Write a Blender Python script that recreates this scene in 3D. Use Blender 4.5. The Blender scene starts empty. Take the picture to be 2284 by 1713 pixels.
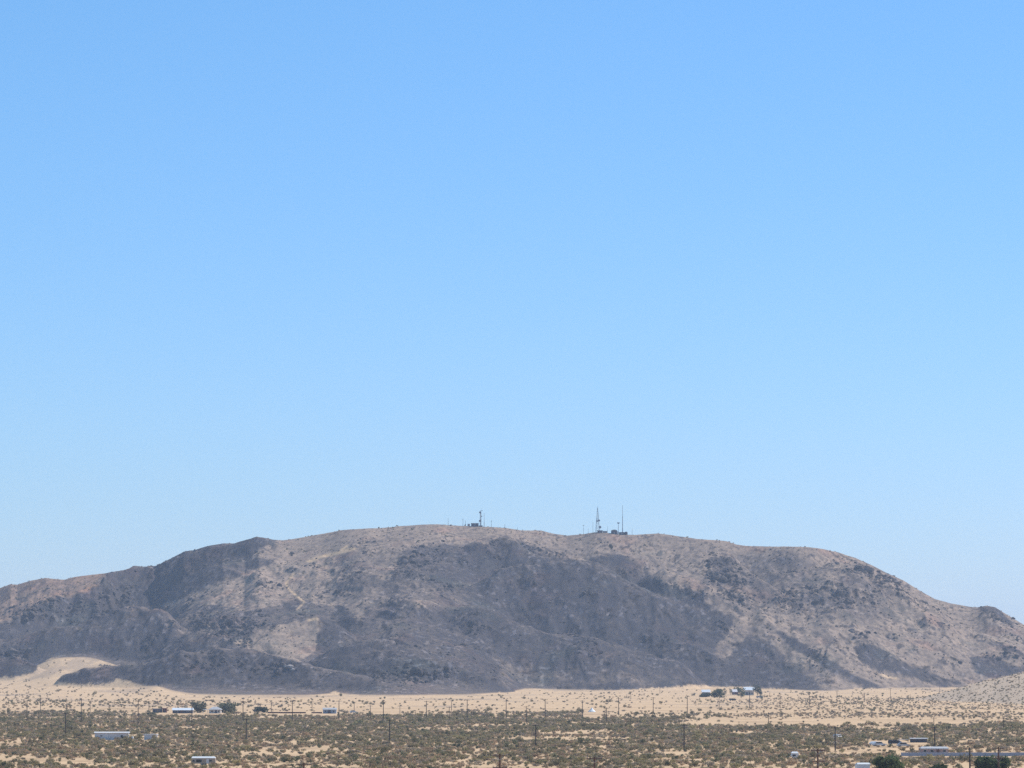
import bpy, math, random
import numpy as np

# ------------------------------------------------------------------ camera, sky, sun, exposure
F, CX, CY, HOR, CAMH = 9301.0, 1142.0, 856.5, 1480.0, 26.4     # photograph: focal length and centre in its own pixels
PITCH = math.atan((HOR - CY) / F)
SUN_EL, SUN_AZ = 47.0, 58.0                                     # azimuth measured to the right of the view
scene = bpy.context.scene
COL = scene.collection
cam = bpy.data.cameras.new('camera')
cam.sensor_width = 36.0
cam.lens = 36.0 * F / 2284.0
cam.clip_start, cam.clip_end = 1.0, 60000.0
cam_ob = bpy.data.objects.new('camera', cam)
cam_ob.location = (0, 0, CAMH)
cam_ob.rotation_euler = (math.pi / 2 + PITCH, 0, 0)
COL.objects.link(cam_ob)
scene.camera = cam_ob

world = bpy.data.worlds.new('World')
scene.world = world
world.use_nodes = True
wn = world.node_tree
sky = wn.nodes.new('ShaderNodeTexSky')
sky.sky_type = 'NISHITA'
sky.sun_disc = False
sky.sun_elevation = math.radians(SUN_EL)
sky.sun_rotation = math.radians(SUN_AZ)
sky.altitude, sky.air_density, sky.dust_density, sky.ozone_density = 300.0, 1.0, 0.0, 10.0
bg = wn.nodes['Background']
bg.inputs[1].default_value = 0.095
tint = wn.nodes.new('ShaderNodeMix')           # white balance of the sky
tint.data_type, tint.blend_type = 'RGBA', 'MULTIPLY'
tint.inputs[0].default_value = 1.0
tint.inputs[7].default_value = (.83, .98, 1.05, 1)
wn.links.new(sky.outputs[0], tint.inputs[6])
sep, comb, powr = wn.nodes.new('ShaderNodeSeparateColor'), wn.nodes.new('ShaderNodeCombineColor'), wn.nodes.new('ShaderNodeMath')
powr.operation = 'POWER'
powr.inputs[1].default_value = 0.80
gain = wn.nodes.new('ShaderNodeMath')
gain.operation = 'MULTIPLY'
gain.inputs[1].default_value = 1.31
wn.links.new(tint.outputs[2], sep.inputs[0])
wn.links.new(sep.outputs[0], comb.inputs[0])
wn.links.new(sep.outputs[1], powr.inputs[0])
wn.links.new(powr.outputs[0], gain.inputs[0])
wn.links.new(gain.outputs[0], comb.inputs[1])
wn.links.new(sep.outputs[2], comb.inputs[2])
wn.links.new(comb.outputs[0], bg.inputs[0])

sun = bpy.data.lights.new('sun', 'SUN')
sun.energy = 3.7
sun.angle = math.radians(0.53)
sun.color = (1.0, 0.955, 0.89)
sun_ob = bpy.data.objects.new('sun', sun)
el, az = math.radians(SUN_EL), math.radians(SUN_AZ)
sd = (math.cos(el) * math.sin(az), math.cos(el) * math.cos(az), math.sin(el))
import mathutils
sun_ob.rotation_euler = mathutils.Vector(sd).to_track_quat('Z', 'Y').to_euler()
sun_ob.location = (0, 0, 500)
COL.objects.link(sun_ob)

vs = scene.view_settings
vs.view_transform, vs.look, vs.exposure, vs.gamma = 'Standard', 'None', 0.5, 1.0
vs.use_curve_mapping = False
cy = scene.cycles
cy.max_bounces, cy.diffuse_bounces, cy.glossy_bounces, cy.transmission_bounces = 6, 3, 2, 3
cy.transparent_max_bounces, cy.volume_bounces = 8, 1
cy.use_denoising = False
HAZE_DENSITY = 0.000049

rnd = random.Random(11)
rng = np.random.default_rng(7)

# ------------------------------------------------------------------ picture <-> place
cp, sp = math.cos(PITCH), math.sin(PITCH)

def at(px, py, d):
    """Point of the place seen at photograph pixel (px, py) at distance y = d."""
    xc, yc = (px - CX) / F, (CY - py) / F
    t = d / (cp - yc * sp)
    return np.array((xc * t, d, CAMH + (sp + yc * cp) * t))

def project(x, y, z):
    w = y * cp + (z - CAMH) * sp
    return CX + F * x / w, CY - F * (-y * sp + (z - CAMH) * cp) / w

# ------------------------------------------------------------------ noise
def _hash(ix, iy, seed):
    n = (ix.astype(np.int64) * 374761393 + iy.astype(np.int64) * 668265263 + seed * 1442695041) & 0x7fffffff
    n = ((n ^ (n >> 13)) * 1274126177) & 0x7fffffff
    return (n ^ (n >> 16)) & 0xffff

def perlin(x, y, seed=0):
    x0, y0 = np.floor(x), np.floor(y)
    fx, fy = x - x0, y - y0
    ux, uy = fx * fx * fx * (fx * (fx * 6 - 15) + 10), fy * fy * fy * (fy * (fy * 6 - 15) + 10)
    def g(i, j):
        a = _hash(x0 + i, y0 + j, seed) * (2 * math.pi / 65536)
        return np.cos(a) * (fx - i) + np.sin(a) * (fy - j)
    a = g(0, 0) * (1 - ux) + g(1, 0) * ux
    b = g(0, 1) * (1 - ux) + g(1, 1) * ux
    return (a * (1 - uy) + b * uy) * 1.5

def fbm(x, y, octv=4, seed=0, gain=0.5):
    s, a, tot = 0.0, 1.0, 0.0
    for k in range(octv):
        s = s + a * perlin(x * 2 ** k + 17.3 * k, y * 2 ** k - 9.1 * k, seed + k)
        tot += a
        a *= gain
    return s / tot

def ridged(x, y, octv=4, seed=0):
    s, a, tot = 0.0, 1.0, 0.0
    for k in range(octv):
        s = s + a * (1 - 2 * np.abs(perlin(x * 2 ** k + 5.7 * k, y * 2 ** k + 3.3 * k, seed + k)))
        tot += a
        a *= 0.5
    return s / tot

def sstep(a, b, v):
    t = np.clip((v - a) / (b - a), 0, 1)
    return t * t * (3 - 2 * t)

# ------------------------------------------------------------------ masks traced over the mountain's rock and soil
MX0, MY0, MW, MH = -260, 1130, 2900, 480

def fill(polys):
    yy, xx = np.mgrid[0:MH, 0:MW]
    xx, yy = xx + MX0 + .5, yy + MY0 + .5
    m = np.zeros((MH, MW), bool)
    for p in polys:
        p = np.array(p, float)
        x0, x1 = int(max(p[:, 0].min() - MX0 - 1, 0)), int(min(p[:, 0].max() - MX0 + 2, MW))
        y0, y1 = int(max(p[:, 1].min() - MY0 - 1, 0)), int(min(p[:, 1].max() - MY0 + 2, MH))
        X, Y = xx[y0:y1, x0:x1], yy[y0:y1, x0:x1]
        ins = np.zeros(X.shape, bool)
        for i in range(len(p)):
            (ax, ay), (bx, by) = p[i], p[(i + 1) % len(p)]
            if ay == by:
                continue
            c = (ay > Y) != (by > Y)
            ins ^= c & (X < (bx - ax) * (Y - ay) / (by - ay) + ax)
        m[y0:y1, x0:x1] |= ins
    return m.astype(np.float32)

def blur(m, r):
    if r < 1:
        return m
    for _ in range(2):
        for ax in (0, 1):
            pad = [(0, 0), (0, 0)]
            pad[ax] = (r + 1, r)
            c = np.cumsum(np.pad(m, pad, mode='edge'), axis=ax)
            n = m.shape[ax]
            m = (np.take(c, np.arange(2 * r + 1, 2 * r + 1 + n), ax) - np.take(c, np.arange(0, n), ax)) / (2 * r + 1)
    return m

def sample(m, px, py):
    x = np.clip(px - MX0 - .5, 0, MW - 1.001)
    y = np.clip(py - MY0 - .5, 0, MH - 1.001)
    ix, iy = x.astype(int), y.astype(int)
    fx, fy = x - ix, y - iy
    return (m[iy, ix] * (1 - fx) + m[iy, ix + 1] * fx) * (1 - fy) + (m[iy + 1, ix] * (1 - fx) + m[iy + 1, ix + 1] * fx) * fy

def ZL(*p): return [(x * .3436, 1150 + y * .3436) for x, y in p]
def ZM(*p): return [(750 + x * .3436, 1150 + y * .3436) for x, y in p]
def ZR(*p): return [(1500 + x * .3544, 1150 + y * .3544) for x, y in p]

SKYLINE = [(-260, 1395), (-120, 1345), (-50, 1322), (0, 1311.5), (24, 1303), (38, 1305), (69, 1296), (103, 1290), (144, 1292.6), (165, 1286), (192, 1282), (237, 1277), (258, 1273),
           (302, 1269), (347, 1266), (364, 1253), (388, 1241), (412, 1229), (433, 1227), (464, 1218), (498, 1212.5), (529, 1212), (546, 1213.6),
           (563, 1203), (577, 1198), (588, 1198.5), (608, 1202.6), (632, 1204), (660, 1199.8), (704, 1192), (760, 1183.7), (784, 1182.6), (846, 1179),
           (887, 1174.7), (942, 1170.6), (973, 1169), (1011, 1171), (1059, 1173.4), (1094, 1175.8), (1128, 1177.5), (1162, 1182.6), (1207, 1181.6),
           (1231, 1188.5), (1265, 1194), (1300, 1191), (1327, 1187), (1351, 1188.5), (1386, 1193), (1413, 1193), (1468, 1189), (1489, 1191), (1510, 1195),
           (1557, 1202), (1599, 1205), (1620, 1206.7), (1642, 1214.5), (1666, 1218), (1713, 1220), (1805, 1222), (1837, 1225.5), (1872, 1233),
           (1908, 1244), (1943, 1260), (1978, 1278), (2014, 1295), (2049, 1316), (2085, 1336), (2120, 1345.6), (2166, 1354), (2180, 1354.5), (2200, 1351),
           (2219, 1354.5), (2237, 1366), (2255, 1377), (2284, 1394.5), (2330, 1422), (2400, 1452), (2500, 1480)]

LIGHT = [
    # summit plateau, left shoulder and the broad right flank: tan soil and dry grass
    [(612, 1190), (618, 1219), (575, 1222), (552, 1238), (590, 1244), (636, 1243), (584, 1267), (515, 1291), (447, 1315), (419, 1329), (344, 1353), (378, 1357), (481, 1349),
     (550, 1360), (601, 1356), (653, 1342), (687, 1337), (720, 1352), (760, 1362), (795, 1408), (819, 1356), (870, 1301), (887, 1253), (894, 1229), (942, 1215),
     (1080, 1212), (1121, 1196), (1162, 1208), (1207, 1229), (1265, 1246), (1300, 1253), (1334, 1236), (1386, 1236), (1420, 1260), (1454, 1287), (1510, 1322),
     (1571, 1348), (1642, 1377), (1617, 1419), (1596, 1458), (1625, 1478), (1640, 1440), (1668, 1416), (1710, 1432), (1770, 1490), (1850, 1540),
     (2150, 1545), (2500, 1540), (2500, 1100), (612, 1100)],
    ZL((1500, 835), (1700, 740), (1900, 690), (2060, 670), (2085, 720), (2040, 800), (2050, 880), (1940, 945), (1840, 930), (1750, 890), (1600, 862)),
    ZM((420, 585), (470, 565), (660, 556), (670, 582), (560, 592)),
    ZL((0, 400), (300, 380), (690, 360), (640, 440), (560, 492), (370, 540), (-400, 880), (-800, 700)),
    ZL((470, 735), (600, 695), (610, 706), (500, 745)),
    ZM((-40, 820), (0, 800), (90, 815), (60, 830)),
    ZM((1190, 350), (1330, 305), (1345, 312), (1240, 352)),
    ZM((1100, 545), (1230, 480), (1250, 500), (1150, 540)),
    ZM((1500, 870), (1900, 960), (2000, 1000), (1900, 985)),
]
DARK = [
    ZR((480, 760), (600, 800), (760, 960), (900, 1090), (100, 1090), (300, 930), (390, 850)),
    ZR((600, 690), (650, 720), (760, 770), (850, 820), (1000, 920), (1150, 1000), (1330, 1085), (1200, 1090), (1000, 990), (860, 900), (760, 850)),
    ZR((1120, 815), (1280, 818), (1400, 880), (1500, 940), (1700, 1010), (1880, 1065), (1700, 1085), (1450, 1000), (1300, 970), (1170, 920)),
    ZR((1860, 890), (1960, 880), (2100, 920), (2300, 1000), (2300, 1030), (2000, 1035), (1890, 970)),
    ZR((1935, 785), (2050, 795), (2212, 865), (2300, 910), (2212, 890), (2050, 835)),
    ZR((1910, 590), (1940, 575), (1990, 566), (2060, 585), (2100, 640), (2160, 690), (2130, 715), (2060, 640), (1960, 610)),
    ZR((205, 270), (290, 250), (400, 290), (410, 360), (340, 390), (260, 370)),
    ZR((500, 300), (560, 320), (640, 370), (700, 380), (610, 420), (560, 400), (530, 350)),
    ZR((0, 470), (90, 440), (210, 500), (170, 560), (0, 560)),
    ZR((620, 250), (720, 255), (770, 290), (650, 290)),
    ZM((0, 560), (120, 640), (200, 780), (60, 760)),
    ZL((1640, 640), (1750, 600), (1950, 580), (1990, 560), (1930, 610), (1960, 650), (1840, 690), (1700, 720)),
]
MIDTONE = [   # half-covered ground: rock showing through the soil
    ZL((-60, 500), (0, 455), (300, 395), (450, 405), (560, 470), (420, 500), (250, 480), (90, 550), (-60, 600)),
    ZR((380, 250), (900, 270), (1300, 420), (1500, 600), (1300, 660), (900, 640), (600, 560), (300, 540), (200, 400)),
    ZM((0, 250), (380, 260), (330, 430), (200, 590), (0, 560)),
    ZM((1000, 140), (1200, 180), (1500, 290), (1700, 330), (1950, 330), (2100, 420), (1700, 340), (1300, 250)),
    ZM((300, 440), (560, 400), (900, 560), (700, 620), (380, 600), (200, 640)),
    ZL((900, 600), (1200, 590), (1500, 640), (1480, 760), (1250, 860), (1080, 700)),
    ZL((1250, 870), (1700, 800), (1500, 830), (1300, 900)),
    ZM((1000, 900), (1300, 1010), (1900, 1010), (2212, 1060), (2212, 1100), (1100, 1100)),
    ZR((240, 880), (330, 800), (480, 700), (560, 700), (640, 790), (900, 980), (840, 990), (620, 830), (460, 740), (360, 850), (300, 920)),
]
SANDY = [
    [(-260, 1535), (-60, 1520), (0, 1511), (42, 1508), (83, 1499), (92, 1486), (117, 1470), (150, 1471), (165, 1476), (203, 1468), (222, 1482), (230, 1488), (192, 1490), (148, 1504),
     (126, 1520), (183, 1527), (240, 1524), (262, 1515), (285, 1519), (300, 1524), (324, 1530), (340, 1535), (364, 1542), (426, 1552), (500, 1553), (575, 1555), (679, 1556), (720, 1551), (752, 1543),
     (772, 1551), (814, 1555), (910, 1557), (962, 1556), (1046, 1553), (1145, 1546), (1172, 1536), (1212, 1542), (1243, 1546), (1274, 1539), (1360, 1539),
     (1435, 1536), (1499, 1531), (1562, 1528), (1605, 1532), (1698, 1536), (1820, 1543), (1864, 1546), (1905, 1548), (1894, 1537), (1960, 1536), (2067, 1537),
     (2121, 1537), (2129, 1538), (2174, 1524), (2217, 1516), (2249, 1508), (2284, 1500), (2400, 1470), (2640, 1440), (2640, 1620), (-260, 1620)],
    ZR((1300, 1005), (1330, 1002), (1420, 1022), (1415, 1030), (1360, 1022)),
]
TRAIL = [
    ZL((2300, 205), (2212, 228), (2080, 262), (1985, 295), (2000, 305), (2100, 272), (2225, 245), (2310, 220)),
    ZL((1905, 368), (1850, 440), (1868, 482), (1930, 530), (1972, 565), (1920, 612), (1926, 616), (1982, 566), (1938, 524), (1880, 478), (1862, 442), (1916, 372)),
    ZL((1995, 676), (2055, 664), (2070, 674), (2000, 688)),
    ZM((-40, 255), (20, 225), (70, 190), (80, 200), (50, 232), (-30, 262)),
]
ROCKY = [   # bouldery outcrops
    ZL((80, 640), (300, 560), (520, 540), (800, 450), (900, 470), (850, 600), (600, 660), (250, 700), (60, 720)),
    ZL((950, 330), (1120, 290), (1180, 230), (1060, 380), (960, 420)),
    ZL((1230, 650), (1500, 650), (1620, 680), (1780, 720), (1600, 760), (1460, 800), (1260, 740)),
    ZL((1300, 240), (1420, 220), (1380, 300), (1300, 290)),
    ZL((1140, 920), (1300, 940), (1600, 920), (1900, 980), (1950, 1030), (1800, 1030), (1500, 980), (1200, 990)),
    ZL((0, 870), (250, 860), (380, 950), (200, 960), (0, 960)),
    ZL((940, 530), (1060, 540), (1050, 590), (960, 570)),
    ZM((950, 190), (1060, 170), (1120, 230), (1020, 270)),
    ZM((420, 280), (620, 220), (700, 260), (560, 330), (440, 350)),
    ZM((30, 330), (160, 340), (160, 420), (40, 430)),
    ZM((760, 650), (980, 700), (1000, 770), (860, 770), (760, 700)),
    ZM((940, 960), (1090, 1000), (1060, 1040), (960, 1010)),
    ZM((1380, 870), (1480, 860), (1700, 920), (1720, 950), (1580, 930), (1400, 900)),
    ZM((1200, 400), (1340, 370), (1300, 480), (1210, 480)),
    ZM((230, 980), (760, 980), (760, 1080), (500, 1130), (260, 1100)),
    ZM((880, 1060), (990, 1100), (960, 1140), (880, 1120)),
    ZR((200, 250), (420, 290), (420, 360), (560, 430), (560, 530), (480, 580), (330, 560), (230, 440)),
    ZR((600, 230), (780, 240), (800, 290), (640, 290)),
    ZR((1000, 290), (1200, 320), (1320, 360), (1460, 420), (1500, 520), (1380, 500), (1200, 400), (1020, 330)),
    ZR((640, 500), (900, 420), (1300, 480), (1300, 560), (1000, 600), (800, 560), (560, 600), (540, 560)),
    ZR((780, 620), (960, 640), (900, 670), (800, 650)),
    ZR((1930, 580), (2060, 600), (2160, 700), (2100, 720), (1990, 640)),
]
M_light = blur(fill(LIGHT), 8)
M_pale = blur(fill([LIGHT[1], [(640, 1195), (640, 1240), (590, 1266), (520, 1292), (450, 1318), (520, 1325), (640, 1310), (720, 1260), (800, 1200), (900, 1185), (900, 1172)]]), 4)
M_knoll = blur(fill([LIGHT[1]]), 2)
M_dark = blur(fill(DARK), 4)
M_mid = blur(fill(MIDTONE), 9)
M_sand = blur(fill(SANDY), 1)
M_trail = np.clip(blur(fill(TRAIL), 1) * 1.3, 0, 1)
M_rock = blur(fill(ROCKY), 10)
M_warm = blur(fill([ZL((0, 400), (300, 380), (690, 360), (640, 440), (560, 492), (370, 540), (-400, 880), (-800, 700))]), 3)
M_rust = blur(fill([ZL((470, 380), (690, 365), (660, 395), (500, 410)), ZL((560, 470), (620, 440), (640, 455), (570, 490))]), 3)

# ------------------------------------------------------------------ terrain heights (mountain, foothills, sand apron)
def crest(pts):
    q = np.array([at(*p) for p in pts])
    return q[:, 0] / q[:, 1], q[:, 2], q[:, 1]

UC = np.linspace(-0.1315, 0.1315, 1160)
U = np.concatenate([np.linspace(-0.30, -0.1325, 70), UC, np.linspace(0.1325, 0.30, 70)])
Y = np.concatenate([np.arange(2400, 3240, 12.0), np.arange(3240, 4300, 2.4), np.arange(4300, 4700, 4.0), np.arange(4700, 5600, 15.0)])
uu, yy = np.meshgrid(U, Y)
xx = uu * yy
wob_u = uu + 0.0016 * perlin(xx / 60, yy / 60, 3) + 0.0008 * perlin(xx / 22, yy / 22, 4)

FOOT = [(-260, 1520, 3950), (0, 1508, 3950), (70, 1494, 3950), (120, 1470, 3960), (205, 1468, 3960), (245, 1482, 3900), (300, 1500, 3800), (364, 1540, 3420), (426, 1552, 3320), (575, 1555, 3290), (679, 1556, 3280), (752, 1548, 3400),
        (814, 1555, 3300), (910, 1557, 3280), (1046, 1553, 3380), (1145, 1546, 3600), (1172, 1537, 3750), (1212, 1541, 3740), (1274, 1539, 3850), (1360, 1539, 3900), (1499, 1531, 4000),
        (1605, 1531, 4020), (1698, 1536, 4000), (1820, 1543, 3950), (1960, 1536, 4000), (2121, 1536, 4020), (2300, 1532, 4020), (2700, 1534, 4020)]
fu, fz, fd = crest(FOOT)
us = np.linspace(-.32, .32, 1600)
ker = np.hanning(23)
ker /= ker.sum()
def soft(v): return np.convolve(np.pad(v, 11, mode='edge'), ker, 'valid')
zf, df = np.interp(uu, us, soft(np.interp(us, fu, fz))), np.interp(uu, us, soft(np.interp(us, fu, fd)))
tsand = np.clip((yy - 2500) / (df - 2500), 0, 1.25)
Zs = -0.5 + 0.9 * sstep(2420, 2620, yy) + np.maximum(zf, 0.3) * np.minimum(tsand, 1.0) ** 5.0
Zs += 0.35 * fbm(xx / 60, yy / 90, 3, 40) * sstep(2480, 2700, yy)
Zs += sstep(3300, 3700, yy) * np.exp(-((uu + 0.0) / 0.2) ** 2) * 0.5 * perlin(xx / 35, yy / 50, 44)

def smax(a, b, k):
    h = np.maximum(k - np.abs(a - b), 0) / k
    return np.maximum(a, b) + h * h * k * 0.25

# main body
DC = [(-260, 5050), (0, 5050), (347, 4820), (480, 4600), (700, 4520), (1000, 4480), (1300, 4500), (1500, 4480), (1800, 4480), (2000, 4520), (2200, 4480), (2300, 4460), (2600, 4460)]
sk = [(p[0], p[1], float(np.interp(p[0], *zip(*DC)))) for p in SKYLINE]
su, sz, sdist = crest(sk)
zc, dc = np.interp(uu, su, sz), np.interp(uu, su, sdist)
dcw = dc + 40 * perlin(uu * 60, uu * 0 + 2.5, 8)
t = (yy - df) / (dcw - df)
tc = np.clip(t, 0, 1)
S = 1 - (1 - tc ** 1.85) ** 1.22
Zm = np.where(t <= 1, Zs + (zc - Zs) * S, zc - 0.30 * (yy - dcw) ** 1.0 * sstep(0, 160, yy - dcw))
Zm = np.where(t <= 0, Zs - 30, Zm)

LAYERS = [   # crest (px, py, distance), front slope, back slope, crown radius
    ([(-260, 1450, 4150), (-60, 1410, 4250), (0, 1385, 4300), (60, 1357, 4340), (127, 1334, 4400), (192, 1318, 4430), (220, 1301, 4450), (237, 1279, 4500), (258, 1274, 4540), (302, 1270, 4560),
      (347, 1267, 4560), (364, 1254, 4540), (388, 1242, 4530), (412, 1230, 4520), (464, 1219, 4510), (529, 1213, 4490), (577, 1199, 4480), (600, 1206, 4480), (640, 1235, 4440), (700, 1290, 4380)], .42, .35, 10),
    ([(-200, 1470, 4060), (0, 1432, 4110), (137, 1404, 4120), (206, 1387, 4130), (292, 1357, 4150), (320, 1354, 4150), (350, 1366, 4120), (395, 1402, 4080), (440, 1440, 4030)], .38, .30, 18),
    ([(-200, 1492, 3890), (0, 1476, 3885), (45, 1468, 3880), (72, 1475, 3875), (92, 1490, 3865)], .36, .3, 10),
    ([(118, 1530, 3610), (128, 1519, 3610), (148, 1504, 3610), (192, 1490, 3600), (240, 1489, 3590), (309, 1487, 3570), (368, 1470, 3560), (430, 1462, 3560), (520, 1458, 3560), (600, 1468, 3540),
      (700, 1478, 3500), (760, 1490, 3480), (830, 1512, 3440), (900, 1540, 3400)], .30, .25, 16),
    ([(480, 1470, 3800), (523, 1436, 3830), (584, 1405, 3860), (653, 1388, 3880), (708, 1381, 3880), (740, 1396, 3870), (775, 1432, 3840), (810, 1470, 3800)], .36, .30, 16),
    ([(700, 1475, 3640), (750, 1455, 3640), (800, 1437, 3650), (836, 1433, 3650), (900, 1446, 3630), (1000, 1478, 3600), (1090, 1502, 3580), (1130, 1522, 3580), (1160, 1545, 3580)], .32, .28, 18),
    ([(820, 1395, 3960), (900, 1348, 4000), (975, 1343, 4010), (1050, 1353, 3990), (1130, 1386, 3960), (1200, 1406, 3940), (1300, 1424, 3920), (1400, 1446, 3900), (1500, 1480, 3900)], .36, .28, 20),
    ([(1090, 1290, 4180), (1120, 1277, 4200), (1165, 1269, 4210), (1215, 1256, 4220), (1290, 1251, 4220), (1370, 1277, 4190), (1450, 1321, 4150), (1560, 1370, 4120), (1640, 1405, 4100)], .42, .3, 16),
    ([(1540, 1520, 4090), (1600, 1452, 4150), (1650, 1407, 4180), (1672, 1399, 4180), (1710, 1421, 4170), (1760, 1456, 4150), (1850, 1502, 4110), (1930, 1534, 4060)], .46, .34, 12),
    ([(1150, 1520, 3880), (1230, 1463, 3930), (1280, 1451, 3940), (1340, 1472, 3930), (1420, 1503, 3930), (1500, 1530, 3950)], .34, .3, 16),
    ([(1860, 1500, 4150), (1900, 1440, 4210), (1950, 1441, 4210), (2030, 1482, 4170), (2150, 1530, 4100)], .46, .34, 12),
    ([(940, 1260, 4270), (1010, 1225, 4310), (1085, 1214, 4330), (1125, 1200, 4350), (1165, 1215, 4330), (1230, 1245, 4290)], .42, .2, 14),
    ([(1480, 1270, 4250), (1560, 1228, 4300), (1610, 1235, 4300), (1680, 1290, 4240), (1720, 1320, 4200)], .30, .3, 12),
    ([(1640, 1380, 4180), (1760, 1290, 4290), (1850, 1255, 4330), (1940, 1275, 4330), (2050, 1340, 4290), (2150, 1400, 4240), (2280, 1450, 4200)], .27, .3, 26),
]
Z = Zm
for pts, sf, sb, rad in LAYERS:
    lu, lz, ld = crest(pts)
    zc_, dc_ = np.interp(wob_u, lu, lz), np.interp(wob_u, lu, ld)
    out = np.maximum(lu[0] - wob_u, 0) * ld[0] + np.maximum(wob_u - lu[-1], 0) * ld[-1]
    zc_ = zc_ - (0.55 * out + 0.004 * out * out)
    e = yy - dc_
    sl = np.where(e < 0, sf * 1.25, sb * 1.3)
    zl = zc_ - sl * (np.sqrt(e * e + 2.2 * rad * rad) - 1.483 * rad)
    Z = smax(Z, zl, 7.0)
Z = smax(Z, Zs, 2.0)
Zbase = Z.copy()
# gullies and spurs running down the slope, then rock relief; fading towards the skyline and the sand
lift = np.clip(Z - Zs, 0, 60)
env = sstep(1.0, 26, lift)
near_top = 1 - 0.93 * sstep(0.80, 0.98, t) * (t < 1.15)
near_top = np.where((uu < su[14]) & (yy < 4650), np.maximum(near_top, 0.32), near_top)
wx, wy = xx + 22 * fbm(xx / 120, yy / 120, 2, 60), yy + 22 * fbm(xx / 120, yy / 120, 2, 66)
gul = ridged(wx / 85, wy / 210, 4, 21)
Z = Z + env * near_top * (7.5 * gul - 2.5)
Z = Z + env * near_top * 2.4 * ridged(wx / 30, wy / 70, 3, 31)
rough = fbm(xx / 14, yy / 17, 4, 51, .6)
Z = Z + sstep(.3, 6, lift) * (0.15 + 0.85 * near_top) * 1.0 * rough
Zfin = Z.copy()
px_, py_ = project(xx, yy, Z)
wpx = px_ + 5 * fbm(xx / 16, yy / 20, 3, 71) * 1.6
wpy = py_ + 4 * fbm(xx / 14, yy / 18, 3, 75) * 1.6
m_rock = np.clip(sample(M_rock, wpx, wpy), 0, 1) * sstep(4, 14, lift) * (.3 + .7 * sstep(-.2, .2, fbm(xx / 19, yy / 26, 3, 81)))
scat = sstep(.12, .5, fbm(xx / 45, yy / 55, 3, 83)) * sstep(6, 20, lift) * .55
m_rock = np.maximum(m_rock, scat * (1 - sstep(.86, .97, t)))
crag = np.maximum(ridged(wx / 13.0, wy / 19.0, 4, 91), 0) ** 1.5 * (.35 + 1.3 * sstep(-.2, .5, perlin(xx / 31, yy / 37, 93)))
Z = Z + m_rock * near_top * (5.5 * crag + 1.8 * perlin(xx / 4.2, yy / 5.5, 95))
# the right-hand gravel hill in front of the mountain
hu, hz, hd = crest([(2060, 1556, 3000), (2100, 1546, 3000), (2129, 1538, 3000), (2174, 1524, 3000), (2217, 1516, 2990), (2249, 1508, 2980), (2284, 1500, 2975), (2400, 1470, 2950), (2600, 1440, 2950), (2800, 1470, 2950)])
zh, dh = np.interp(uu, hu, hz), np.interp(uu, hu, hd)
zh = zh - 0.1 * np.maximum(hu[0] - uu, 0) * 3000
e = yy - dh
Zh = zh - np.where(e < 0, .062, .12) * (np.sqrt(e * e + 900) - 30) + .5 * fbm(xx / 30, yy / 40, 3, 99)
hillmask = sstep(-0.6, 0.8, Zh - Zs) * (yy < 3400)
Z = np.where(yy < 3400, smax(Z, Zh, 1.2), Z)

# ------------------------------------------------------------------ ground colour on the terrain (soil, varnished rock, sand)
SAND = np.array((.600, .418, .258))
SOIL = np.array((.342, .256, .197))
VARN = np.array((.073, .066, .071))
ROCKC = np.array((.125, .100, .088))
m_l, m_d, m_m = sample(M_light, wpx, wpy), sample(M_dark, wpx, wpy), sample(M_mid, wpx, wpy)
n1 = fbm(xx / 26, yy / 34, 4, 111)
n2 = fbm(xx / 7, yy / 9, 3, 121, .65)
n3 = rng.random(xx.shape) - .5
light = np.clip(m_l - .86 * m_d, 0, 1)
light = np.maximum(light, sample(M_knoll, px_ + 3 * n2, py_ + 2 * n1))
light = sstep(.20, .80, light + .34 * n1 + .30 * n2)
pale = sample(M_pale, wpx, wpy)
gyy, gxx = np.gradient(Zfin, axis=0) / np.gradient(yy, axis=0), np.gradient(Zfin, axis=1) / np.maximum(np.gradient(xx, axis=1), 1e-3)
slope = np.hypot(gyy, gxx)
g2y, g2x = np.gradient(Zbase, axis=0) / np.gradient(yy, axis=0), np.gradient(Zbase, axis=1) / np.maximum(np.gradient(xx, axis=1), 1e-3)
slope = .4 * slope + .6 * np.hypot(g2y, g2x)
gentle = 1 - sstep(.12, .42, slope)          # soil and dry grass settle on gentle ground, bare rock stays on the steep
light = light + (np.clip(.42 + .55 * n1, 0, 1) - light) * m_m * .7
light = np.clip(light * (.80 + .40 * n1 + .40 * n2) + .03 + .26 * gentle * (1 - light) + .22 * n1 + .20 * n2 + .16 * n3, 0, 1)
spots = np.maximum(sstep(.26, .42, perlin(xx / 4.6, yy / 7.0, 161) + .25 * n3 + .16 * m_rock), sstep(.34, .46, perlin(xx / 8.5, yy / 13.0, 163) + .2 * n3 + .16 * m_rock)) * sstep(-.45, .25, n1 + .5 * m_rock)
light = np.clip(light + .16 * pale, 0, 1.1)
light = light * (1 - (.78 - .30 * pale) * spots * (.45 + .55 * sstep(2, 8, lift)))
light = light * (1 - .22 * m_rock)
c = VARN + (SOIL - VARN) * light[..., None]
hard = sstep(-.15, .45, n1 + .45 * m_rock - .35 * gentle)            # bare black rock clumps
n4 = perlin(xx / 6.0, yy / 9.0, 171) + .35 * n3
c = c * (1 - (.60 * hard * sstep(.10, .32, n4) * (1 - .3 * light))[..., None])
c = c * (1 + (1.1 * sstep(.30, .46, perlin(xx / 5.0, yy / 7.5, 175) + .3 * n3) * sstep(-.2, .3, fbm(xx / 40, yy / 50, 2, 177)) * (1 - light))[..., None])
speck = sstep(.28, .55, n2 + n3 * .5) * m_rock
c = c + (ROCKC * 1.9 - c) * (speck * .45)[..., None]
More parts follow.
